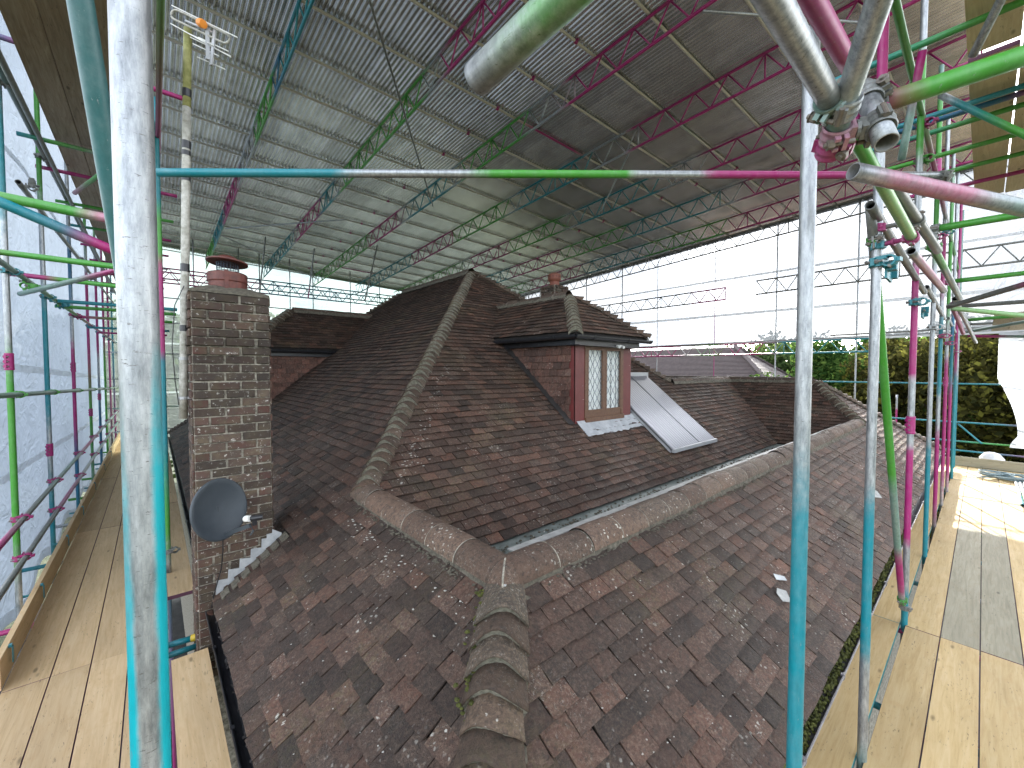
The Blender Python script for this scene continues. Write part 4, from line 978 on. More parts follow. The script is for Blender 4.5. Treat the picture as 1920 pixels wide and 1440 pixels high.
TUBES = [
('R', (0.724, 0.244, 0.612), (1.283, 0.261, 0.652), 's', 'thick silver tube slanting down into the clamps') ,
('R', (1.062, 0.136, 0.757), (1.374, 0.288, 0.573), 's0 s.45 e.6 e1', 'grey green tube leaning down through the double clamp') ,
('R', (1.11, 0.292, 0.875), (1.644, 0.291, 0.927), 'm', 'magenta tube behind the thick silver one') ,
('R', (1.44, 0.23, 0.75), (1.331, 0.166, 0.542), 's', 'short open silver sleeve pointing down') ,
('R', (1.449, 0.223, 0.697), (1.63, -0.108, 0.769), 'm0 m.12 g.3 g1', 'thick green tube with a magenta end') ,
('R', (1.552, 0.265, 0.58), (2.159, -0.158, 0.476), 's0 p.15 p.5 s.6 e.85 e1', 'pink and silver tube with an open end') ,
('R', (1.86, 0.345, 0.888), (3.184, 0.275, 0.719), 'g0 g.35 l.5 l1', 'light green tube slanting away between the clamps') ,
('R', (2.55, 0.297, 0.858), (3.859, 0.216, 0.776), 'd', 'dark grey tube lying beside the light green one') ,
('R', (3.452, 0.306, 0.718), (5.197, 0.244, 0.69), 's0 p.2 p.7 s1', '') ,
('R', (4.107, 0.265, 0.889), (6.482, 0.184, 0.759), 'g0 g.3 s.4 s1', '') ,
('R', (6.439, 0.222, 0.759), (11.29, 0.104, 0.504), 's', '') ,
('R', (6.711, 0.25, 0.735), (9.184, 0.216, 0.553), 'm', '') ,
('R', (3.067, 0.443, 0.919), (5.199, 0.441, -2.195), 'd0 d.1 g.15 g.55 e.6 e.78 m.82 m.92 s.96 s1', 'green brace leaning across the uprights with a cut top') ,
('R', (4.252, 0.272, 1.014), (4.15, -0.302, 0.978), 'g', '') ,
('R', (6.731, 0.233, 0.988), (6.659, -0.501, 0.982), 'g', '') ,
('R', (6.1, 0.252, 0.644), (5.329, -0.402, 0.757), 'd0 d.6 m.8 m1', '') ,
('R', (6.416, 0.242, 0.658), (6.676, -0.516, 0.485), 'l', '') ,
('R', (7.663, 0.216, 0.804), (7.336, -0.561, 0.759), 'd', '') ,
('R', (9.512, 0.195, 0.776), (9.177, -0.707, 0.773), 'g', '') ,
('R', (9.814, 0.197, 0.614), (8.343, -0.643, 0.671), 'e', '') ,
('R', (11.028, 0.2, 0.612), (10.691, -0.834, 0.513), 'm0 m.3 e.5 e1', '') ,
('R', (11.892, 0.242, 0.888), (11.684, -0.903, 0.849), 'd', '') ,
('R', (4.701, 0.278, 2.157), (4.801, -0.34, 1.492), 's0 t.2 g.6 g1', 'teal and green tube with an open end below the upper boards') ,
('R', (4.08, 0.10, 2.05), (3.72, -0.10, 2.35), 's', '') ,
('R', (4.211, 0.44, 1.556), (4.032, 0.331, 2.193), 'e0 e.5 m.7 m1', '') ,
('R', (4.249, 0.95, 2.36), (4.249, -1.5, 2.36), 't0 g.4 g1', '') ,
('R', (5.502, 0.95, 2.36), (5.502, -1.5, 2.36), 't', '') ,
('R', (5.632, 0.95, 2.36), (5.632, -1.5, 2.36), 'b0 b.4 m.5 m1', '') ,
('R', (5.884, 0.95, 2.36), (5.884, -1.5, 2.36), 't0 g.4 g1', '') ,
('R', (6.57, 0.95, 2.36), (6.57, -1.5, 2.36), 'g', '') ,
('R', (7.184, 0.95, 2.36), (7.184, -1.5, 2.36), 'm0 g.3 g1', '') ,
('R', (7.837, 0.95, 2.36), (7.837, -1.5, 2.36), 'm', '') ,
('C', (0.048, 3.169, 1.142), (4.179, 0.203, 1.35), 't0 t.19 s.23 s.35 g.37 g.55 s.56 s.64 m.67 m.86 s.94 s1', 'long horizontal tube banded turquoise green silver and magenta') ,
('C', (0.392, 0.534, 0.456), (0.403, 0.338, 0.473), 's0 s.12 g.35 g1', 'fat green tube with a silver end pointing down over the roof') ,
('L', (-0.112, 1.359, 0.898), (-0.049, 1.569, 0.257), 'k', 'thick turquoise tube leaning behind the silver pole') ,
('L', (-0.626, 3.267, 0.874), (-0.04, 2.888, 0.749), 'g0 g.6 p.8 p1', 'bright green tube with a pink end crossing the left walkway') ,
('L', (-0.6, 2.978, 0.805), (-0.055, 2.968, 0.582), 't0 t.45 m.7 m1', 'turquoise tube turning magenta, sloping down to the right') ,
('L', (-1.086, 5.327, 0.969), (-0.066, 4.702, 0.846), 'm0 g.25 g1', '') ,
('L', (-1.073, 6.51, 0.977), (0.034, 6.208, 0.901), 'm0 m.2 g.35 g1', '') ,
('L', (-0.998, 6.444, 0.773), (-0.092, 4.857, 0.906), 'e0 e.5 m.8 m1', '') ,
('L', (-0.98, 6.426, 1.891), (-0.98, 20.7, 2.351), 'd', 'grey tube with an open end rising toward the camera') ,
('L', (-1.02, 8.2, 0.93), (0.3, 8.2, 0.93), 't', '') ,
('L', (-1.02, 8.6, 0.9), (0.3, 8.6, 0.9), 'g', '') ,
('L', (-1.02, 10.4, 0.93), (0.3, 10.4, 0.93), 'm0 g.5 g1', '') ,
('L', (-1.02, 12.4, 0.9), (0.3, 12.4, 0.9), 't', '') ,
('L', (-1.02, 14.3, 0.92), (0.3, 14.3, 0.92), 'm', '') ,
('L', (-1.08, 5.7, 2.9), (0.33, 5.7, 2.9), 'b0 m.3 m1', '') ,
('L', (-1.08, 7.1, 2.62), (0.33, 7.1, 2.62), 't0 g.2 s.6 s1', '') ,
('L', (-1.08, 8.07, 2.62), (0.33, 8.07, 2.62), 'm', '') ,
('L', (-1.08, 9.5, 2.62), (0.33, 9.5, 2.62), 'g', '') ,
('L', (-1.08, 10.9, 2.62), (0.33, 10.9, 2.62), 't0 g.3 m.6 m1', '') ,
('L', (-1.08, 12.4, 2.62), (0.33, 12.4, 2.62), 'm', '') ,
('L', (-1.08, 14, 2.62), (0.33, 14, 2.62), 'm0 s.5 s1', '') ,
('L', (-1.08, 15.8, 2.62), (0.33, 15.8, 2.62), 'm', '') ,
('L', (-1.08, 17.4, 2.62), (0.33, 17.4, 2.62), 'm', '') ,
('L', (-0.788, 5.465, 3.229), (-0.475, 5.988, 2.98), 'd0 m.6 m1', '') ,
('L', (-0.687, 7.5, 2.205), (-0.3, 6.366, 2.239), 'p0 g.6 g1', '') ,
('L', (0.086, 6.162, -2.35), (0.086, 6.162, 3.042), 's0 g.1 t.3 t.45 m.48 m.65 g.68 g.75 t.8 t1', 'thin banded upright standing beyond the silver pole') ,
]
ext = {'fat green tube with a silver end pointing down over the roof': (0, 2.6), 'thick silver tube slanting down into the clamps': (-.9, 1), 'grey green tube leaning down through the double clamp': (-1.2, 1),
       'magenta tube behind the thick silver one': (-.8, 1), 'thick turquoise tube leaning behind the silver pole': (-1.2, 1.6)}
for g_, a, b_, sp, lb in TUBES:
    a, b_ = Vector(a), Vector(b_)
    if lb in ext:
        e0, e1 = ext[lb]; d = b_-a; a, b_ = a+d*e0, a+d*e1
        if e0 < 0 and sp == 's0 s.45 e.6 e1': sp = 's0 s.75 e.85 e1'
    seg = 28 if b_.length < 2.2 else 14
    o = tube_obj(PAR[g_], a, b_, sp, r=.02415, seg=seg)
    if lb: o['label'] = lb
# right-hand row of uprights (standing in the gap between the boards)
RS = [((1.73, .42), 's0 s.55 t.80 t1', -3.0, 1.15, (1.70, .41)), ((3.18, .425), 'e0 s.05 s.11 t.14 t.27 s.31 s.66 m.68 m.82 s.86 m.9 m1', -2.45, 3.4, None),
      ((5.2, .425), 't0 t.06 s.08 s.13 m.15 m.28 s.30 s.385 m.40 m.55 s.58 s.71 g.73 g.86 s.88 s1', -2.45, 3.6, None), ((7.3, .43), 't0 t.22 s.27 s.6 g.65 g.9 e1', -2.45, 3.7, None),
      ((8.8, .43), 'd0 m.1 m.22 s.27 s.32 t.36 t.5 s.55 m.62 m.7 s.75 s1', -2.45, 3.7, None), ((10.3, .425), 's0 m.15 m.4 s.45 s.5 g.6 g.8 s1', -2.45, 3.7, None), ((11.5, .41), 's0 m.1 m.3 t.4 b.55 s.6 s1', -2.45, 3.7, None),
      ((13.0, .40), 't0 t.35 m.42 m.55 s.6 m.8 m1', -2.45, 3.8, None), ((14.6, .42), 't0 t.3 s.4 e.7 e1', -2.45, 3.8, None)]
for i, ((x, y), sp, z0, z1, top) in enumerate(RS):
    tp = top or (x, y)
    if i == 0: tube_obj(right, (x, y, -7.3), (tp[0], tp[1], z1), 't0 t.72 t.79 s.845 s1', 'upright_tube', seg=28, step=.06, label='nearest right-hand upright, silver above and turquoise below')
    else:
        m_ = MB(); m_.tube((x, y, -7.3), (x, y, z0), .02415, 's', 10, 2, False); m_.tube((x, y, z0), (x, y, z1), .02415, sp, 18 if i < 3 else 10, .08, True); build(m_, 'upright_tube', 'tube', right, smooth=True)
sleeve(right, (5.2, .425, -.50)); sleeve(right, (3.18, .425, 3.0)); sleeve(right, (7.3, .43, 2.5)); sleeve(right, (10.3, .425, -.2)); sleeve(right, (11.5, .41, 1.2))
for x, z, k in ((3.02, .62, 't'), (4.95, .60, 't'), (7.0, .52, 's'), (8.6, .5, 'm'), (10.1, .46, 'm'), (12.8, .4, 'm'), (5.1, 2.2, 'm'), (6.9, 2.2, 't'), (8.6, 2.0, 't'), (7.0, 1.6, 'm'), (5.15, 1.9, 'g'), (8.8, 1.3, 'm')):
    coupler(right, (x+.15, .425, z), (0, 0, 1), k, (-.2, -1, 0))
# couplers clamped round the real tube axes
TB = {}
for g_, a, b_, sp, lb in TUBES:
    a, b_ = Vector(a), Vector(b_)
    if lb in ext: e0, e1 = ext[lb]; d = b_-a; a, b_ = a+d*e0, a+d*e1
    TB[len(TB)] = (a, b_)
def closest(A, B):
    p, q = A; r, t = B; u = q-p; v = t-r; w = p-r; a, b_, c, d, e = u.dot(u), u.dot(v), v.dot(v), u.dot(w), v.dot(w); D = a*c-b_*b_
    s_ = (b_*e-c*d)/D if D > 1e-9 else .5; k = (a*e-b_*d)/D if D > 1e-9 else .5; s_ = min(.97, max(.03, s_)); k = min(.97, max(.03, k)); return p+u*s_, r+v*k, u.normalized(), v.normalized()
def clampgeo(m_, c, ax, to, cA):
    """a forged band hinged on one side and closed by a T-bolt and nut on the other, round a tube along ax"""
    st = (.16, .13, .10, .85); to = (to-ax*to.dot(ax)); to = to.normalized() if to.length > 1e-4 else ax.orthogonal().normalized(); sd = ax.cross(to)
    q = Matrix((sd, to, ax)).transposed()
    m_.lathe(c, [(.0243, -.021), (.0300, -.024), (.0325, -.019), (.0310, -.010), (.0335, 0), (.0310, .010), (.0325, .019), (.0300, .024), (.0243, .021)], 28, cs=cA, axis=ax)
    m_.box(c+to*.031, (.036, .016, .040), q, cs=cA)                                        # saddle
    m_.box(c-sd*.033, (.014, .024, .034), q, cs=cA); m_.tube(c-sd*.037-ax*.021, c-sd*.037+ax*.021, .0065, 's', 10, 9, False, fcol=lambda v, a_, t_: st)   # hinge pin
    for k in (-1, 1): m_.box(c+sd*.036+ax*.0135*k-to*.004, (.020, .012, .008), q, cs=cA)    # forked ears
    m_.box(c+sd*.035+to*.014, (.022, .010, .034), q, cs=cA)
    m_.tube(c+sd*.038-to*.030, c+sd*.038+to*.034, .0058, 's', 10, 9, False, fcol=lambda v, a_, t_: st)
    m_.lathe(c+sd*.038-to*.014, [(0, -.0065), (.0115, -.0065), (.0115, .0065), (0, .0065)], 6, cs=st, axis=to); m_.lathe(c+sd*.038-to*.0225, [(.006, -.001), (.013, -.001), (.013, .001), (.006, .001)], 12, cs=st, axis=to)
def couple(parent, A, B, k, k2=None):
    PA, PB, u, v = closest(A, B); cA = (*PC[k][0], PC[k][1]*.9); cB = (*PC[k2 or k][0], PC[k2 or k][1]*.9); m_ = MB(); d = PB-PA
    if d.length > .17: return
    if d.length < 1e-3: d = u.cross(v)
    clampgeo(m_, PA, u, d, cA); clampgeo(m_, PB, v, -d, cB); dn = d.normalized()
    if d.length > .062: m_.tube(PA+dn*.034, PB-dn*.034, .013, 's', 12, 9, False, fcol=lambda v_, a_, t_: cA); m_.lathe((PA+PB)/2, [(0, -.004), (.022, -.004), (.022, .004), (0, .004)], 16, cs=cA, axis=dn)
    build(m_, 'coupler', 'tube', parent)
R1A = (Vector((1.73, .42, -1)), Vector((1.70, .41, 1.15))); R2A = (Vector((3.18, .425, -2)), Vector((3.18, .425, 3.4))); R3A = (Vector((5.2, .425, -2.4)), Vector((5.2, .425, 3.5)))
couple(right, TB[0], TB[1], 'e', 's'); couple(right, TB[1], R1A, 'l', 'm'); couple(right, TB[5], R1A, 'g', 'm'); couple(right, TB[3], TB[4], 'd', 'd'); couple(right, TB[5], TB[1], 'g', 'm')
couple(right, TB[6], R2A, 'm', 't'); couple(right, TB[7], R2A, 'd', 'm'); couple(right, TB[12], R2A, 'g', 'd'); couple(right, TB[12], R3A, 'g', 'd'); couple(right, TB[8], R2A, 't', 't')
couple(right, TB[8], R3A, 't', 't'); couple(right, TB[9], R3A, 'm', 'd'); couple(right, TB[13], TB[9], 'd', 'g'); couple(right, TB[22], R3A, 'd', 'd'); couple(near, TB[32], R2A, 'm', 'd')
for i_, j_, k_, l_ in ((5, 6, 'g', 'd'), (3, 1, 'd', 'p'), (2, 1, 'p', 'l'), (4, 1, 'm', 'm'), (2, 4, 'p', 'd'), (3, 5, 'm', 'g'), (7, 6, 'd', 'm'), (8, 7, 't', 'd'), (9, 7, 'm', 'd'), (8, 9, 'm', 'd')):
    couple(right, TB[i_], TB[j_], k_, l_)
# turquoise board-bracket plates bolted to the uprights
def plate(p):
    m_ = MB(); c = (*PC['t'][0], .95); m_.box(p, (.20, .012, .075), cs=c).box((p[0]-.07, p[1]-.02, p[2]+.03), (.07, .05, .05), cs=c).box((p[0]+.10, p[1]-.015, p[2]+.01), (.06, .03, .05), cs=c)
    m_.tube((p[0]-.17, p[1]-.02, p[2]+.02), (p[0]-.03, p[1]-.02, p[2]+.02), .008, 'd', 8, 9, False); build(m_, 'clamp_plate', 'tube', right)
plate((3.30, .385, .57)); plate((5.4, .385, .52))
for x in (2.9, 6.2, 10.2): tube_obj(right, (x, .42, .88+.0*x), (x+3.1, .42, .80), 'd' if x < 3 else 's', 'ledger_tube')
tube_obj(right, (3.0, .42, 2.30), (14.5, .42, 2.15), 'g0 g.2 m.3 m.4 s.5 g.7 g1', 'ledger_tube'); tube_obj(right, (4.0, -1.35, 2.30), (14.5, -1.35, 2.2), 's', 'ledger_tube')
for x in (1.2, 2.6, 3.9, 5.2, 6.5, 7.8, 9.1, 10.4, 11.7, 13.0, 14.4): tube_obj(right, (x, .80, -2.43), (x, -1.6, -2.43), random.choice(['t', 'g', 'm', 's', 't0 s.5 s1']), 'transom_tube')
for x in (-1.0, 1.0, 3.0, 5.0, 7.0, 9.0, 11, 13, 15): tube_obj(right, (x, -1.6, -7.3), (x, -1.6, 4.5), 's', 'upright_tube', seg=8, step=2)

# left-hand run
LS = [(6.04, 'b0 s.1 g.17 g.35 s.42 s.52 t.60 t.66 s.74 s1'), (7.84, 'e0 t.12 s.26 t.32 t.47 s.52 s.62 g.68 g.84 p1'), (10.17, 't0 b.16 m.27 m.40 s.45 b.6 s.7 s.8 t.9 t1'), (12.5, 'e0 g.25 m.45 m.62 s.65 g.8 g1'), (14.45, 'b0 b.2 s.4 m.45 m.65 s.7 g.9 g1'),
      (16.25, 'g0 g.4 m.5 m.65 s1'), (17.95, 'd0 m.4 m.6 s1'), (19.6, 'm0 t.5 s1')]
for y, sp in LS:
    m_ = MB(); m_.tube((-1.02, y, -7.3), (-1.02, y, -2.9), .02415, 's', 8, 2, False); m_.tube((-1.02, y, -2.9), (-1.02, y, 4.9), .02415, sp, 14, .12); build(m_, 'upright_tube', 'tube', left, smooth=True)
for y, z in ((6.04, .08), (7.84, -1.02), (10.17, .05), (12.5, -.9), (14.45, -.66)): sleeve(left, (-1.02, y, z), 4.2)
for z0, z1, sp in ((-1.42, -1.42, 'm0 m.18 d.22 e.4 m.5 e.7 s1'), (-1.80, -1.80, 'd0 t.07 d.09 d.3 m.36 s.5 e1'), (-.12, -.62, 'e0 g.15 e.2 s.6 s1'), (.92, .96, 'g0 m.1 e.2 g.4 m.6 d1'), (2.66, 2.70, 'm0 t.1 d.3 d1')):
    tube_obj(left, (-.965, 2.0, z0), (-.965, 20.0, z1), sp, 'ledger_tube', step=.3)
tube_obj(left, (-.90, 3.0, 2.60), (-.90, 20, 2.6), 'd', 'ledger_tube'); tube_obj(left, (.10, 3.0, 2.62), (.10, 20, 2.62), 'g0 m.2 e.5 s1', 'ledger_tube')
for y, sp in LS:
    for z, k in ((-1.42, 'm'), (-1.80, 'm'), (-.12-.5*(y-2)/18, 'g'), (.92+.04*(y-2)/18, random.choice('mt')), (2.66+.04*(y-2)/18, 'd')):
        coupler(left, (-1.02, y, z), (0, 0, 1), k, (1, 0, 0))
for y in (7.1, 9.0, 11.4, 13.4): coupler(left, (-.98, y, 2.05), (0, 1, .03), 'd', (0, 0, 1))
coupler(left, (-.97, 6.45, .86), (0, 1, 0), 'g', (1, -.5, 0)); coupler(left, (-.97, 8.5, .90), (0, 1, 0), 't', (1, 0, .2)); coupler(left, (-.97, 10.4, .93), (0, 1, 0), 'm', (1, 0, 0))
for x in (.12,):
    for y, sp in ((8.3, 'm0 t.5 s1'), (10.6, 's'), (13, 'm0 g.5 s1'), (15.4, 's'), (17.6, 't')):
        m_ = MB(); m_.tube((x, y, -7.3), (x, y, 3.2), .02415, sp, 10, .5); build(m_, 'upright_tube', 'tube', left, smooth=True)
for y in (1.2, 2.8, 4.5, 5.9, 7.6, 9.4, 11.2, 13.1, 15, 17): tube_obj(left, (-1.25, y, -2.43), (.25 if y != 4.5 else .23, y, -2.43), random.choice(['t', 'm', 's', 'g']), 'transom_tube')
coupler(left, (.086, 6.16, -2.1), (0, 0, 1), 'd', (1, 0, 0))
m_ = MB(); m_.tube((-.35, 4.78, -2.47), (.21, 4.60, -2.40), .026, 't', 16, .1, True); o = build(m_, 'transom_tube', 'tube', left, smooth=True)
m_ = MB(); m_.lathe((.225, 4.595, -2.398), [(.0, -.02), (.031, -.02), (.031, .03), (0, .032)], 16, cs=(.6, .42, .03, 1), axis=Vector((.56, -.18, .07))); build(m_, 'yellow_end_cap', 'tube', left)
# brackets that hold the toe board
for y in (4.9, 6.1, 7.7, 9.2, 11, 13, 15): 
    m_ = MB(); c = (*PC['t'][0], .9); m_.box((-.93, y, -2.20), (.06, .03, .03), cs=c).box((-.895, y, -2.13), (.05, .03, .02), cs=c).box((-.868, y, -2.20), (.006, .03, .12), cs=c).tube((-1.02, y, -2.21), (-.91, y, -2.21), .012, 't', 8, 9, False); build(m_, 'toe_board_clip', 'tube', left)

# centre tube's far clamp, far and back runs
coupler(near, (4.15, .22, 1.345), (.8, -.55, .04), 'd', (0, .5, -1))
for y, sp in ((-2.4, 's'), (-.9, 's'), (.55, 't0 t.35 m.5 m.7 s1'), (2.5, 's'), (4.6, 's'), (6.6, 's0 m.6 s1'), (8.9, 's'), (10.6, 'd'), (12.6, 's'), (14.5, 'd'), (16.6, 's'), (18.6, 's')):
    r_ = .014 if y in (6.6, 8.9) else .0215
    m_ = MB(); m_.tube((15.72, y, -7.3), (15.72, y, cz(15.7, y)-.05), r_, sp, 8, .6); build(m_, 'upright_tube', 'tube', far, smooth=True)
xr = 15.62
for y0_, y1_, z, sp in ((-4, 12, -.35, 's0 g.09 s.12 s.2 t.24 t1'), (-4, 3, -1.34, 'm0 m.4 t.55 t1'), (-4, 3, -1.83, 'g0 g.5 t.7 t1'), (-4, 3, -2.07, 'm0 m.35 t.6 t1'), (-4, 14, .98, 's'), (-3, 3.1, 1.06, 'd')):
    tube_obj(far, (xr, y0_, z), (xr, y1_, z), sp, 'ledger_tube', r=.0215, seg=10, step=.3)
tube_obj(far, (xr-.05, .40, -1.38), (xr-.05, -.02, -1.84), 't', 'brace_tube', r=.02); tube_obj(far, (17.7, 1.78, -2.6), (17.7, 1.78, -.78), 'm0 m.75 s.8 s1', 'upright_tube')
lattice('lattice_rail', (15.66, 1.95, .92), (15.66, 17.5, .98), .38, 't0 t.17 s.18 m.19 m.27 g.3 s.36 m.4 m.5 s.55 g.7 s1', far, 26)
lattice('lattice_rail', (15.66, -3.2, 3.06), (15.66, 5.2, 3.06), .46, 'm0 m.28 d.3 d1', far, 14); lattice('lattice_rail', (15.66, 6.2, 2.98), (15.66, 15, 2.95), .42, 'm0 m.1 d.16 d1', far, 14)
lattice('lattice_rail', (15.66, -3.2, cz(15.7, -3)-.05), (15.66, 20.5, cz(15.7, 20.5)-.05), .45, 'd0 d.5 s1', far, 38)
for x in (-.3, 1.2, 2.6, 3.3, 4.4, 5.3, 6.9, 8.3, 10.2, 12, 14):
    m_ = MB(); m_.tube((x, 19.2, -7.3), (x, 19.2, cz(x, 19)-.05), .0215, random.choice(['s', 'd', 'm0 s.6 s1', 't0 t.5 s1']), 8, .6); build(m_, 'upright_tube', 'tube', back, smooth=True)
lattice('lattice_rail', (-.6, 19.0, 3.58), (9.2, 19.0, 3.60), .37, 'm0 m.32 t.42 t.8 g1', back, 18); lattice('lattice_rail', (-.6, 18.2, 3.30), (9.2, 18.2, 3.30), .36, 'm0 m.36 b.42 t.8 g1', back, 18)
for z in (2.6, 1.7, .6, -.3, -1.3, -2.1): tube_obj(back, (-1.2, 19.3, z), (15.6, 19.3, z-.1), random.choice(['s', 'd', 't', 'e']), 'ledger_tube', r=.0215, seg=8, step=.6)
tube_obj(back, (7.4, 15.5, 3.0), (9.0, 19.1, 2.8), 's', 'brace_tube'); tube_obj(back, (5.6, 14.2, 2.4), (6.2, 14.5, 4.5), 'd', 'brace_tube'); tube_obj(back, (4.3, 16.2, 2.6), (4.6, 16.4, 4.5), 'm0 s.4 s1', 'brace_tube'); tube_obj(back, (2.9, 17.0, 2.6), (3.1, 16.8, 4.7), 'd', 'brace_tube')

# ================================================================ WALKWAY BOARDS
def board_mesh(L, W, matn, th=.038, edge='edge'):
    m_ = MB(); x, y, z = L/2, W/2, th/2; c = .0014
    vs = [(-x+c, -y+c, z), (x-c, -y+c, z), (x-c, y-c, z), (-x+c, y-c, z), (-x, -y, z-c), (x, -y, z-c), (x, y, z-c), (-x, y, z-c), (-x, -y, -z), (x, -y, -z), (x, y, -z), (-x, y, -z)]
    m_.add(vs, [(0, 1, 2, 3), (4, 5, 1, 0), (5, 6, 2, 1), (6, 7, 3, 2), (7, 4, 0, 3), (8, 9, 5, 4), (9, 10, 6, 5), (10, 11, 7, 6), (11, 8, 4, 7), (11, 10, 9, 8)], [0, 1, 1, 1, 1, 1, 1, 1, 1, 0])
    return m_.mesh('scaffold_board', [matn, edge], None)
BMC = {}
def board(parent, axis, a0, a1, c0, c1, z, matn, edge='edge', name='scaffold_board', tilt=0):
    L, W = a1-a0-.003, c1-c0-.0025; key = (round(L, 3), round(W, 3), matn, edge)
    if key not in BMC: BMC[key] = board_mesh(L, W, matn, edge=edge)
    zz = z-.019+random.uniform(-.003, .002)
    if axis == 'Y': return place(name, BMC[key], parent, ((c0+c1)/2, (a0+a1)/2, zz), Vector((0, 1, 0)), Vector((-1, 0, tilt)), Vector((0, 0, 1)))
    return place(name, BMC[key], parent, ((a0+a1)/2, (c0+c1)/2, zz), Vector((1, 0, 0)), Vector((0, 1, 0)), Vector((0, 0, 1)))
wl_ = thing('board_walkway', 'tan boarded walkway with a toe board running away beside the brick chimney', 'walkway', (-.4, 6, -2.4))
wr_ = thing('board_walkway', 'bright yellowish boarded walkway beyond the mossy gutter on the right', 'walkway', (6, -.1, -2.4))
for c0, c1 in ((-.89, -.648), (-.645, -.428), (-.425, -.204), (-.201, .02)):
    for k in range(-1, 5): board(wl_, 'Y', .745+3.9*k, .745+3.9*(k+1), c0, c1, -2.35, 'board_l')
board(wl_, 'Y', -1.5, .7, -1.13, -.895, -2.35, 'board_l'); board(wl_, 'Y', .7, 4.60, -1.13, -.895, -2.352, 'board_l')
board(wl_, 'Y', .36, 4.26, .055, .300, -2.345, 'board_l'); 
for a0, a1 in ((5.5, 9.4), (9.42, 13.3), (13.32, 17.2), (17.22, 20)): board(wl_, 'Y', a0, a1, .06, .285, -2.35, 'board_l')
for k in range(0, 4):
    m_ = MB(); a0, a1 = 4.66+3.9*k, 4.66+3.9*(k+1)
    me = board_mesh(a1-a0-.006, .225, 'board_l', .038, 'board_l'); place('toe_board', me, wl_, (-.868-.04, (a0+a1)/2, -2.35+.118), Vector((0, 1, 0)), Vector((0, 0, 1)), Vector((1, 0, 0)))
for c0, c1 in ((.452, .655), (.193, .415), (-.039, .19), (-.27, -.042), (-.50, -.273), (-.73, -.503), (-.96, -.733)):
    for k in range(-2, 3):
        a0 = 5.17+3.9*k; a1 = min(a0+3.9, 14.9)
        dk = k == 0 and c0 in (-.039, -.27)
        board(wr_, 'X', a0, a1, c0, c1, -2.35+(.0 if not dk else .003), 'board_d' if dk else 'board_r', 'edge' if c0 < 0.3 else 'edge_t')
me = board_mesh(2.6, .225, 'board_d', .038, 'board_d'); place('toe_board', me, wr_, (14.98, -.85, -2.24), Vector((0, 1, 0)), Vector((0, 0, 1)), Vector((1, 0, 0)))
me = board_mesh(1.4, .18, 'board_d', .038, 'board_d'); place('toe_board', me, wr_, (14.98, 1.15, -2.27), Vector((0, 1, 0)), Vector((0, 0, 1)), Vector((1, 0, 0)))
# upper lifts seen from below
ul = thing('upper_board_lift', 'old brown boards of the upper lift overhead at the left', 'walkway', (-.4, 10, 2.7))
for c0, c1 in ((-.82, -.60), (-.595, -.375), (-.37, -.15), (-.145, .05)):
    for k in range(4): board(ul, 'Y', 3.4+3.9*k, 3.4+3.9*(k+1), c0, c1, 2.78, 'board_u', 'board_u')
ur = thing('upper_board_lift', 'pale boards of the upper lift overhead at the top right corner', 'walkway', (5, -.5, 2.4))
for c0, c1 in ((.145, -.12), (-.13, -.37), (-.375, -.60), (-.605, -.83), (-.835, -1.06), (-1.07, -1.3)):
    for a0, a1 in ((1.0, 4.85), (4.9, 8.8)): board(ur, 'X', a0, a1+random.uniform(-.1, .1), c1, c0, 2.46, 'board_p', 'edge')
ur2 = thing('far_board_lift', 'far olive boards of the upper lift above the loose white sheet', 'walkway', (11.5, -.5, .9))
for c0 in (-.3, -.52, -.74, -.96): board(ur2, 'X', 9.6, 13.4, c0, c0+.215, .86, 'board_d', 'board_d')

# ================================================================ SMALL THINGS
# television aerial on its mast
ae = thing('television_aerial', 'pale looped television aerial on a tall mossy mast strapped to the brick chimney', 'aerial', (.19, 4.54, -.8))
m0, m1 = Vector((.188, 4.542, -.42)), Vector((.288, 4.553, 2.92)); mt = lambda t: m0+(m1-m0)*t
m_ = MB(); m_.tube(m0, mt(.80), .031, 's', 18, .3); mast = build(m_, 'mast', 'mast', ae, None, smooth=True)
m_ = MB(); m_.tube(mt(.80), m1, .0295, 's', 18, .3); build(m_, 'mast_top', 'mast_moss', ae, None, smooth=True)
for z, h in ((2.37, .05), (1.93, .05), (1.86, .03), (1.65, .04), (.88, .05), (.36, .04)):
    t = (z-m0.z)/(m1.z-m0.z); m_ = MB(); m_.tube(mt(t-.006*h/.03), mt(t+.006*h/.03), .0335, 's', 16, 9, False); build(m_, 'tape_band', 'black', mast, None)
for z in (.10, -.24):
    t = (z-m0.z)/(m1.z-m0.z); p = mt(t); m_ = MB(); m_.tube(p+Vector((0, 0, -.012)), p+Vector((0, 0, .012)), .036, 's', 16, 9, False); m_.box(p+Vector((.04, 0, 0)), (.08, .05, .02)); build(m_, 'mast_bracket', 'alu', ae, None)
m_ = MB(); m_.path([(.215, 4.50, .72), (.150, 4.50, .55), (.125, 4.52, .2), (.14, 4.52, -.1), (.16, 4.53, -.3)], .004, 6); build(m_, 'cable', 'black', ae, None)
AER = [
  ((0.186, 4.562, 3.063), (0.587, 4.133, 2.754)),
  ((0.176, 4.571, 2.915), (0.544, 4.17, 2.595)),
  ((0.299, 4.463, 2.802), (0.541, 4.173, 2.604)),
  ((0.315, 4.45, 2.749), (0.468, 4.237, 2.604)),
  ((0.34, 4.428, 2.64), (0.506, 4.203, 2.496)),
  ((0.283, 4.478, 2.837), (0.436, 4.264, 2.69)),
  ((0.35, 4.419, 2.802), (0.528, 4.184, 2.643)),
]
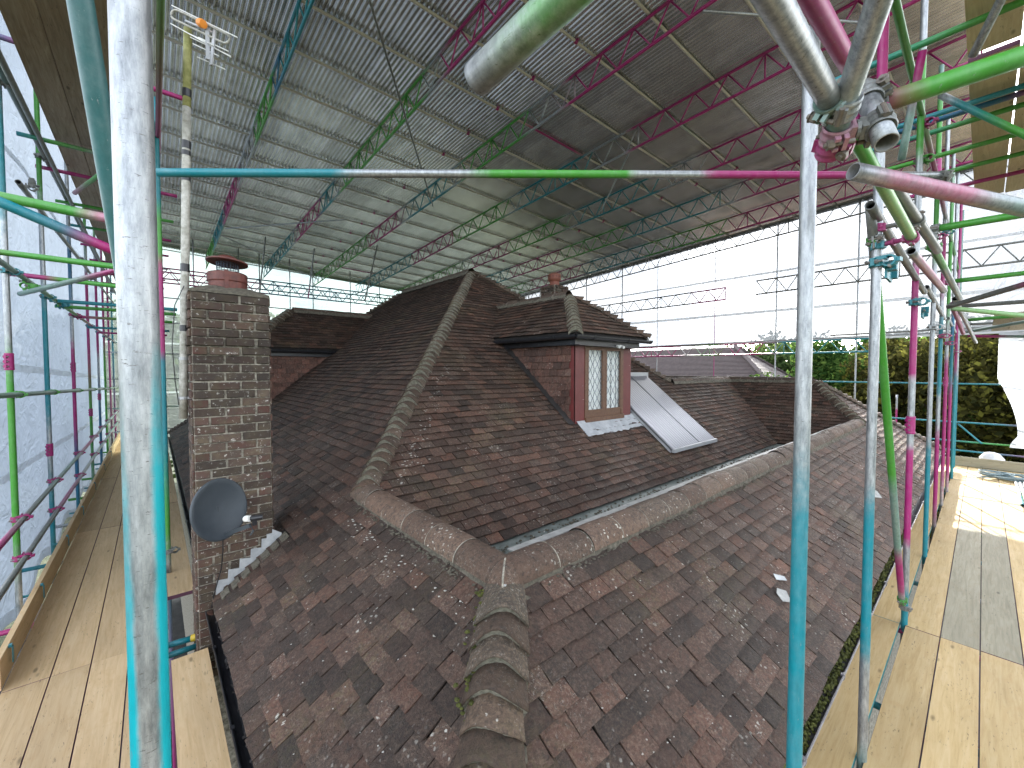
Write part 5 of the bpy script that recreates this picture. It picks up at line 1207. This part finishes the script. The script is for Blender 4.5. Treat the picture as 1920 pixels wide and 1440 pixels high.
LOOP = [(0.196, 4.514, 2.925), (0.187, 4.522, 2.934), (0.181, 4.527, 2.947), (0.18, 4.528, 2.962), (0.183, 4.525, 2.976), (0.19, 4.519, 2.989), (0.2, 4.51, 2.996), (0.212, 4.499, 2.998), (0.223, 4.49, 2.995), (0.528, 4.224, 2.804), (0.537, 4.216, 2.795), (0.543, 4.211, 2.782), (0.545, 4.209, 2.767), (0.541, 4.212, 2.752), (0.534, 4.218, 2.74), (0.524, 4.227, 2.733), (0.512, 4.238, 2.73), (0.501, 4.248, 2.734)]
BOOM = [((0.404, 4.346, 2.894), (0.4, 4.295, 2.574)), ((0.454, 4.302, 2.864), (0.42, 4.279, 2.53)), ((0.281, 4.532, 2.965), (0.443, 4.312, 2.821))]
for a, b_ in AER:
    m_ = MB(); m_.tube(a, b_, .0042, 's', 6, 9, False); build(m_, 'aerial_rod', 'white_plastic', ae, None)
m_ = MB(); m_.path(LOOP, .009, 8, closed=True); build(m_, 'folded_loop', 'mast', ae, None, smooth=True)
for a, b_ in BOOM:
    m_ = MB(); m_.bar(a, b_, .028, .012); build(m_, 'boom', 'alu', ae, None)
m_ = MB(); m_.lathe((0.366, 4.325, 2.866), [(0, -.03), (.03, -.03), (.034, 0), (.03, .03), (0, .032)], 14, axis=Vector((.4, -.9, -.5))); build(m_, 'junction_cap', 'orange_plastic', ae, None)

# satellite dish
sd = thing('satellite_dish', 'slate grey satellite dish fixed low on the front of the brick chimney', 'satellite dish', (.38, 4.3, -1.2))
dc = Vector((.385, 4.03, -1.125)); dn = Vector((.52, -.83, .17)).normalized(); q = dn.to_track_quat('Z', 'Y').to_matrix()
m_ = MB(); prof = [(0, -.045), (.07, -.040), (.14, -.024), (.19, -.006), (.222, .008), (.232, .006), (.235, -.004), (.23, -.014), (.19, -.022), (.12, -.040), (0, -.056)]
m_.lathe(dc, prof, 48, axis=dn); m_.v = [tuple(dc+Matrix.Diagonal((1, 1, 1.06)) @ (Vector(v)-dc)) for v in m_.v]; build(m_, 'reflector', 'dish', sd, None, smooth=True)
m_ = MB(); pb = Vector((.40, 4.03, -1.345)); tip = Vector((.56, 3.84, -1.245)); m_.bar(pb, tip, .022, .03); m_.path([tip, tip+Vector((.02, -.01, -.05)), tip+Vector((.0, 0, -.08))], .007, 6); build(m_, 'feed_arm', 'dish', sd, None)
m_ = MB(); m_.lathe(tip+Vector((-.02, .01, .055)), [(0, -.03), (.024, -.03), (.026, .01), (.022, .02), (0, .022)], 16, axis=-(dn+Vector((.3, -.3, 0)))); build(m_, 'receiver_cap', 'white_plastic', sd, None)
m_ = MB(); m_.tube(tip+Vector((-.0, .0, .055)), tip+Vector((.085, -.02, .055)), .021, 's', 12, 9, False).box(tip+Vector((.03, 0, .02)), (.03, .03, .05)); build(m_, 'receiver', 'black', sd, None)
m_ = MB(); m_.bar(dc-dn*.05, (.40, 4.30, -1.12), .04, .05).box((.40, 4.29, -1.12), (.14, .012, .14)); build(m_, 'wall_bracket', 'dish', sd, None)
m_ = MB(); m_.path([(.40, 4.05, -1.35), (.402, 4.10, -1.50), (.398, 4.2, -1.68), (.375, 4.25, -1.80), (.345, 4.26, -1.93), (.33, 4.27, -2.02)], .005, 6); build(m_, 'cable', 'black', sd, None)
# solar collector
so_ = thing('solar_collector', 'evacuated-tube solar collector of silvery glass tubes lying on the inner roof slope', 'solar collector', (7.2, 4.0, -.6))
pn = nY; S0 = Vector((6.36, 3.36, zI(3.36)))+pn*.10; su = Vector((1, 0, 0)); sv = Vector((.02, 1, T)).normalized(); LENc = 1.86
nt_ = 20
for i in range(nt_):
    x = .05+i*.0755+(.05 if i >= 12 else 0); m_ = MB(); a = S0+su*x; m_.tube(a, a+sv*LENc, .0275, 's', 10, 9, False); build(m_, 'glass_tube', 'chrome_tube', so_, None, smooth=True)
W_c = .05+19*.0755+.1
m_ = MB(); m_.bar(S0+su*(W_c/2)-sv*.02-su*(W_c/2+.02), S0+su*(W_c+.02)-sv*.02, .05, .06); build(m_, 'bottom_rail', 'alu', so_, None)
m_ = MB(); m_.bar(S0-su*.04+sv*(LENc+.06), S0+su*(W_c+.06)+sv*(LENc+.06), .10, .11); build(m_, 'manifold', 'alu', so_, None)
m_ = MB()
for x in (0, .05+12*.0755-.01, W_c): m_.bar(S0+su*x-pn*.05, S0+su*x-pn*.05+sv*LENc, .03, .03)
build(m_, 'frame_rail', 'alu', so_, None)
m_ = MB(); m_.add([S0-pn*.03, S0+su*W_c-pn*.03, S0+su*W_c-pn*.03+sv*LENc, S0-pn*.03+sv*LENc], [(0, 1, 2, 3)]); build(m_, 'backing_sheet', 'dark_glass', so_, None)
# torn underlay and mortar debris in the front slope
def scrap(p, pts, matn, label, cat, up_=.028):
    m_ = MB(); P = [Vector(p)+Vector((1, 0, 0))*a+vY*b_+nY*(up_+c_) for a, b_, c_ in pts]; k = len(P)
    m_.add(P+[x-nY*.004 for x in P], [tuple(range(k)), tuple(reversed(range(k, 2*k)))]+[(i, i+k, (i+1) % k+k, (i+1) % k) for i in range(k)])
    o = build(m_, 'scrap', matn, None, None); o['label'] = label; o['category'] = cat; o.name = cat.replace(' ', '_'); return o
scrap((3.44, .94, zF(.94)), [(0, 0, .0), (.07, -.04, .01), (.11, .03, .02), (.05, .08, .012), (.02, .06, .0)], 'white_strip', 'white scrap of felt lying beside the slipped tile on the front slope', 'felt scrap')
scrap((3.60, 1.03, zF(1.03)), [(0, 0, 0), (.11, -.05, .004), (.125, -.02, .004), (.03, .04, .002)], 'lead', 'blue grey slate-like strip showing under the slipped tile', 'metal strip')
scrap((7.25, .93, zF(.93)), [(0, 0, 0), (.15, -.06, .01), (.2, .03, .03), (.1, .12, .02), (.03, .08, 0)], 'white_strip', 'white torn sheet scrap beside the green leaning brace', 'felt scrap')
# broken tile in the left gutter
m_ = MB(); m_.box((.40, .80, -2.02), (.012, .14, .12), Matrix.Rotation(.5, 3, 'Z') @ Matrix.Rotation(.4, 3, 'X')); o = build(m_, 'broken_tile', 'terracotta', None, None); o['label'] = 'broken orange tile piece stuck upright in the black gutter'; o['category'] = 'broken tile'
# stacked tubes, rope heap and bag at the end of the right walkway
for i, c in enumerate(('t', 'g', 'p', 's', 'b')):
    m_ = MB(); m_.tube((11.2+.1*i, -.50-.055*i, -2.325), (13.6+.05*i, -.50-.055*i, -2.325), .0242, {'t': 't0 t.3 s.4 s1', 'g': 'g0 g.4 s.5 s1', 'p': 'm0 m.2 s.3 s1', 's': 's', 'b': 'b0 s.4 s1'}[c], 12, .1)
    o = build(m_, 'loose_tube', 'tube', None, smooth=True); o['category'] = 'tube'; o['group'] = 'loose tubes lying at the end of the right walkway'
    o['label'] = ['turquoise-ended tube, nearest the roof in the row of loose tubes on the far right boards', 'green-ended tube lying second in the row on the far right boards', 'pink-ended tube in the middle of the row on the far right boards', 'plain silver tube lying fourth in the row on the far right boards', 'blue-ended tube, outermost of the row on the far right boards'][i]
m_ = MB(); pts = []
for i in range(260):
    a = i*.33; r_ = .16+.12*math.sin(i*.21); pts.append((13.75+r_*1.4*math.cos(a), -.35+r_*1.4*math.sin(a*1.07), -2.32+.10*abs(math.sin(i*.13))*(1-r_)))
m_.path(pts, .011, 5); o = build(m_, 'rope_heap', 'rope', None, None); o['label'] = 'tangled blue grey rope heap on the boards by the end toe board'; o['category'] = 'rope'
m_ = MB(); m_.lathe((15.25, -.18, -2.35), [(0, 0), (.16, .01), (.2, .1), (.19, .22), (.13, .33), (.05, .37), (0, .36)], 14); m_.v = [(x+.03*mnoise.noise(Vector((x*9, y*9, z*9))), y+.05*mnoise.noise(Vector((x*8, y*8, z*8+4))), z+.04*mnoise.noise(Vector((x*8, y*8+3, z*8)))) for x, y, z in m_.v]
o = build(m_, 'rubble_bag', 'bag', None, None, smooth=True); o['label'] = 'crumpled white bag behind the end toe board of the right walkway'; o['category'] = 'bag'

# ================================================================ TREES, NEIGHBOUR
def tree(label, base, h, rad, n, matn, leaf=.15, nclump=60, zlow=.15, group='trees around the garden', lo=0.):
    t = thing('tree', label, 'tree', base, group); bx, by, bz = base; rng = np.random.default_rng(int(abs(bx*31+by*17))+5)
    trunk = MB(); pts = [(bx+.1*h*.05*math.sin(i), by+.08*math.cos(i*1.3), bz+h*.8*i/7) for i in range(8)]
    for i in range(7): trunk.bar(pts[i], pts[i+1], .35*(1-i/9)*h/9, None)
    for k in range(9):
        a = k*2.4; z = bz+h*(.25+.06*k); p = Vector((bx, by, z)); trunk.bar(p, p+Vector((math.cos(a)*rad*.75, math.sin(a)*rad*.75, h*.14)), .09)
    build(trunk, 'trunk', 'bark', t, None)
    # clump centres through the crown volume, biased outwards
    u = rng.normal(size=(nclump, 3)); u /= np.linalg.norm(u, axis=1)[:, None]; rr = rng.uniform(.35, 1, nclump)**.5
    cen = u*rr[:, None]; zc = bz+h*(zlow+(1-zlow)*.5); cen = cen*np.array([rad, rad, h*(1-zlow)*.5])+np.array([bx, by, zc])
    crad = rng.uniform(.16, .34, nclump)*rad
    idx = rng.integers(0, nclump, n); d = rng.normal(size=(n, 3)); d /= np.linalg.norm(d, axis=1)[:, None]; c = cen[idx]+d*(crad[idx]*rng.uniform(.5, 1.05, n)**.6)[:, None]
    nrm = d+rng.normal(size=(n, 3))*.7; nrm /= np.linalg.norm(nrm, axis=1)[:, None]
    t1 = np.cross(nrm, rng.normal(size=(n, 3))); t1 /= np.linalg.norm(t1, axis=1)[:, None]; t2 = np.cross(nrm, t1)
    s_ = (leaf*rng.uniform(.6, 1.3, n))[:, None]
    V = np.stack([c+t1*s_, c+t2*s_*.55, c-t1*s_, c-t2*s_*.55], 1).reshape(-1, 3)-np.array(base)
    me = bpy.data.meshes.new('crown'); me.vertices.add(4*n); me.loops.add(4*n); me.polygons.add(n)
    me.vertices.foreach_set('co', V.astype(np.float32).ravel()); me.loops.foreach_set('vertex_index', np.arange(4*n, dtype=np.int32)); me.polygons.foreach_set('loop_start', np.arange(0, 4*n, 4, dtype=np.int32))
    me.update(calc_edges=True); me.materials.append(M[matn])
    tn = np.clip(.45+.28*rng.normal(size=n)+.25*(rng.uniform(-1, 1, nclump))[idx], 0, 1); cc = np.ones((n, 4, 4), dtype=np.float32); cc[:, :, 0] = tn[:, None]
    a = me.attributes.new('tint', 'FLOAT_COLOR', 'POINT'); a.data.foreach_set('color', cc.ravel())
    o = put('crown', me, t); return t
G = -7.3
tree('big olive brown tree right behind the pink and turquoise uprights', (23.5, 1.0, G), 9.2, 3.2, 30000, 'leaf_olive', .12, 150, .1)
tree('olive tree at the far right beside the loose white sheet', (24.0, -4.2, G), 9.2, 3.4, 26000, 'leaf_olive', .13, 140, .08)
tree('dark green rounded tree between the two right silver uprights', (26.0, 5.6, G), 8.6, 3.0, 24000, 'leaf_green', .12, 130, .1)
tree('tall light green tree rising behind the neighbouring roof', (36, 9.5, G), 9.6, 3.6, 16000, 'leaf_pale', .2, 90, .2)
tree('green tree behind the hip of the neighbouring roof', (38, 13.8, G), 9.4, 3.6, 12000, 'leaf_green', .2, 90, .15)
tree('broad green tree behind the far end of the right walkway', (34, 2.0, G), 9.4, 5.5, 24000, 'leaf_green', .24, 130, .05)
tree('deep green tree far behind the olive trees', (40, -6, G), 9.8, 6.5, 24000, 'leaf_green', .3, 120, .05)
tree('far green tree left of the light green one', (40, 20, G), 9.0, 4.5, 9000, 'leaf_green', .26, 70, .15)
tree('yellow green tree blurred behind the back sheeting left of the mast', (-1.0, 30, G), 10.5, 4.5, 8000, 'leaf_pale', .25, 70, .1)
tree('green tree blurred behind the back sheeting right of the brick chimney', (7, 34, G), 10.5, 4.0, 8000, 'leaf_pale', .25, 70, .1)
tree('dark tree behind the left sheeting', (-9, 14, G), 9, 4.0, 6000, 'leaf_green', .25, 60, .1)
nh = thing('neighbouring_house', 'neighbouring house with a dull purple brown hipped tile roof', 'house', (30, 16, G))
rr0, rr1 = Vector((29.2, 10.9, 1.55)), Vector((29.2, 24, 1.55)); ea = 3.6; e0, e1, e2, e3 = [Vector(p) for p in ((29.2-ea, 10.9-ea, 1.55-.8*ea), (29.2+ea, 10.9-ea, 1.55-.8*ea), (29.2+ea, 24+ea, 1.55-.8*ea), (29.2-ea, 24+ea, 1.55-.8*ea))]
m_ = MB(); m_.add([e0, e1, e2, e3, rr0, rr1], [(0, 1, 4), (1, 2, 5, 4), (2, 3, 5), (3, 0, 4, 5), (3, 2, 1, 0)]); nr = build(m_, 'roof', 'far_roof', nh, None)
m_ = MB()
for k in range(34):
    t0 = k/34; t1 = (k+1.25)/34; A0, A1 = e0.lerp(rr0, t0), e3.lerp(rr1, t0); B0, B1 = e0.lerp(rr0, min(1, t1)), e3.lerp(rr1, min(1, t1)); nn = Vector((-.62, 0, .78))
    m_.add([A0+nn*.05, A1+nn*.05, B1+nn*.01, B0+nn*.01, A0, A1], [(3, 2, 1, 0), (0, 1, 5, 4)])
    A1 = e1.lerp(rr0, t0); B1 = e1.lerp(rr0, min(1, t1)); nn = Vector((0, -.62, .78)); m_.add([A0+nn*.05, A1+nn*.05, B1+nn*.01, B0+nn*.01, A0, A1], [(0, 1, 2, 3), (4, 5, 1, 0)])
build(m_, 'tile_courses', 'far_roof', nr, None, kind='stuff')
for a, b_ in ((e0, rr0), (e1, rr0)):
    m_ = MB(); n = 26
    for i in range(n): m_.bar(a.lerp(b_, i/n)+Vector((0, 0, .05)), a.lerp(b_, (i+.92)/n)+Vector((0, 0, .09)), .26, .10)
    build(m_, 'hip_tiles', 'far_roof', nr, None, kind='stuff')
m_ = MB(); m_.box((29.2, 17.4, -4.5), (6.4, 19.4, 5.6)); build(m_, 'wall', 'render', nh, None)
# hedge and planting at the foot
# dark basement window seen through the gap in the boards
gb = thing('ground_floor_window', 'dark sash window of the ground floor seen down through the gap in the boards by the chimney', 'window', (.2, 5.1, -6))
m_ = MB(); m_.box((.35, 5.15, -5.2), (.30, .9, 1.0)); build(m_, 'bay', 'black', gb, None)
m_ = MB()
for y in (4.8, 5.1, 5.4): m_.box((.19, y, -5.1), (.03, .04, .8))
for z in (-5.5, -5.1, -4.7): m_.box((.19, 5.1, z), (.03, .7, .035))
build(m_, 'window_frame', 'lead_dull', gb, None)

# ================================================================ lift everything so that the lawn lies at zero
for o in list(sc.objects):
    if o.parent is None: o.location.z += GZ
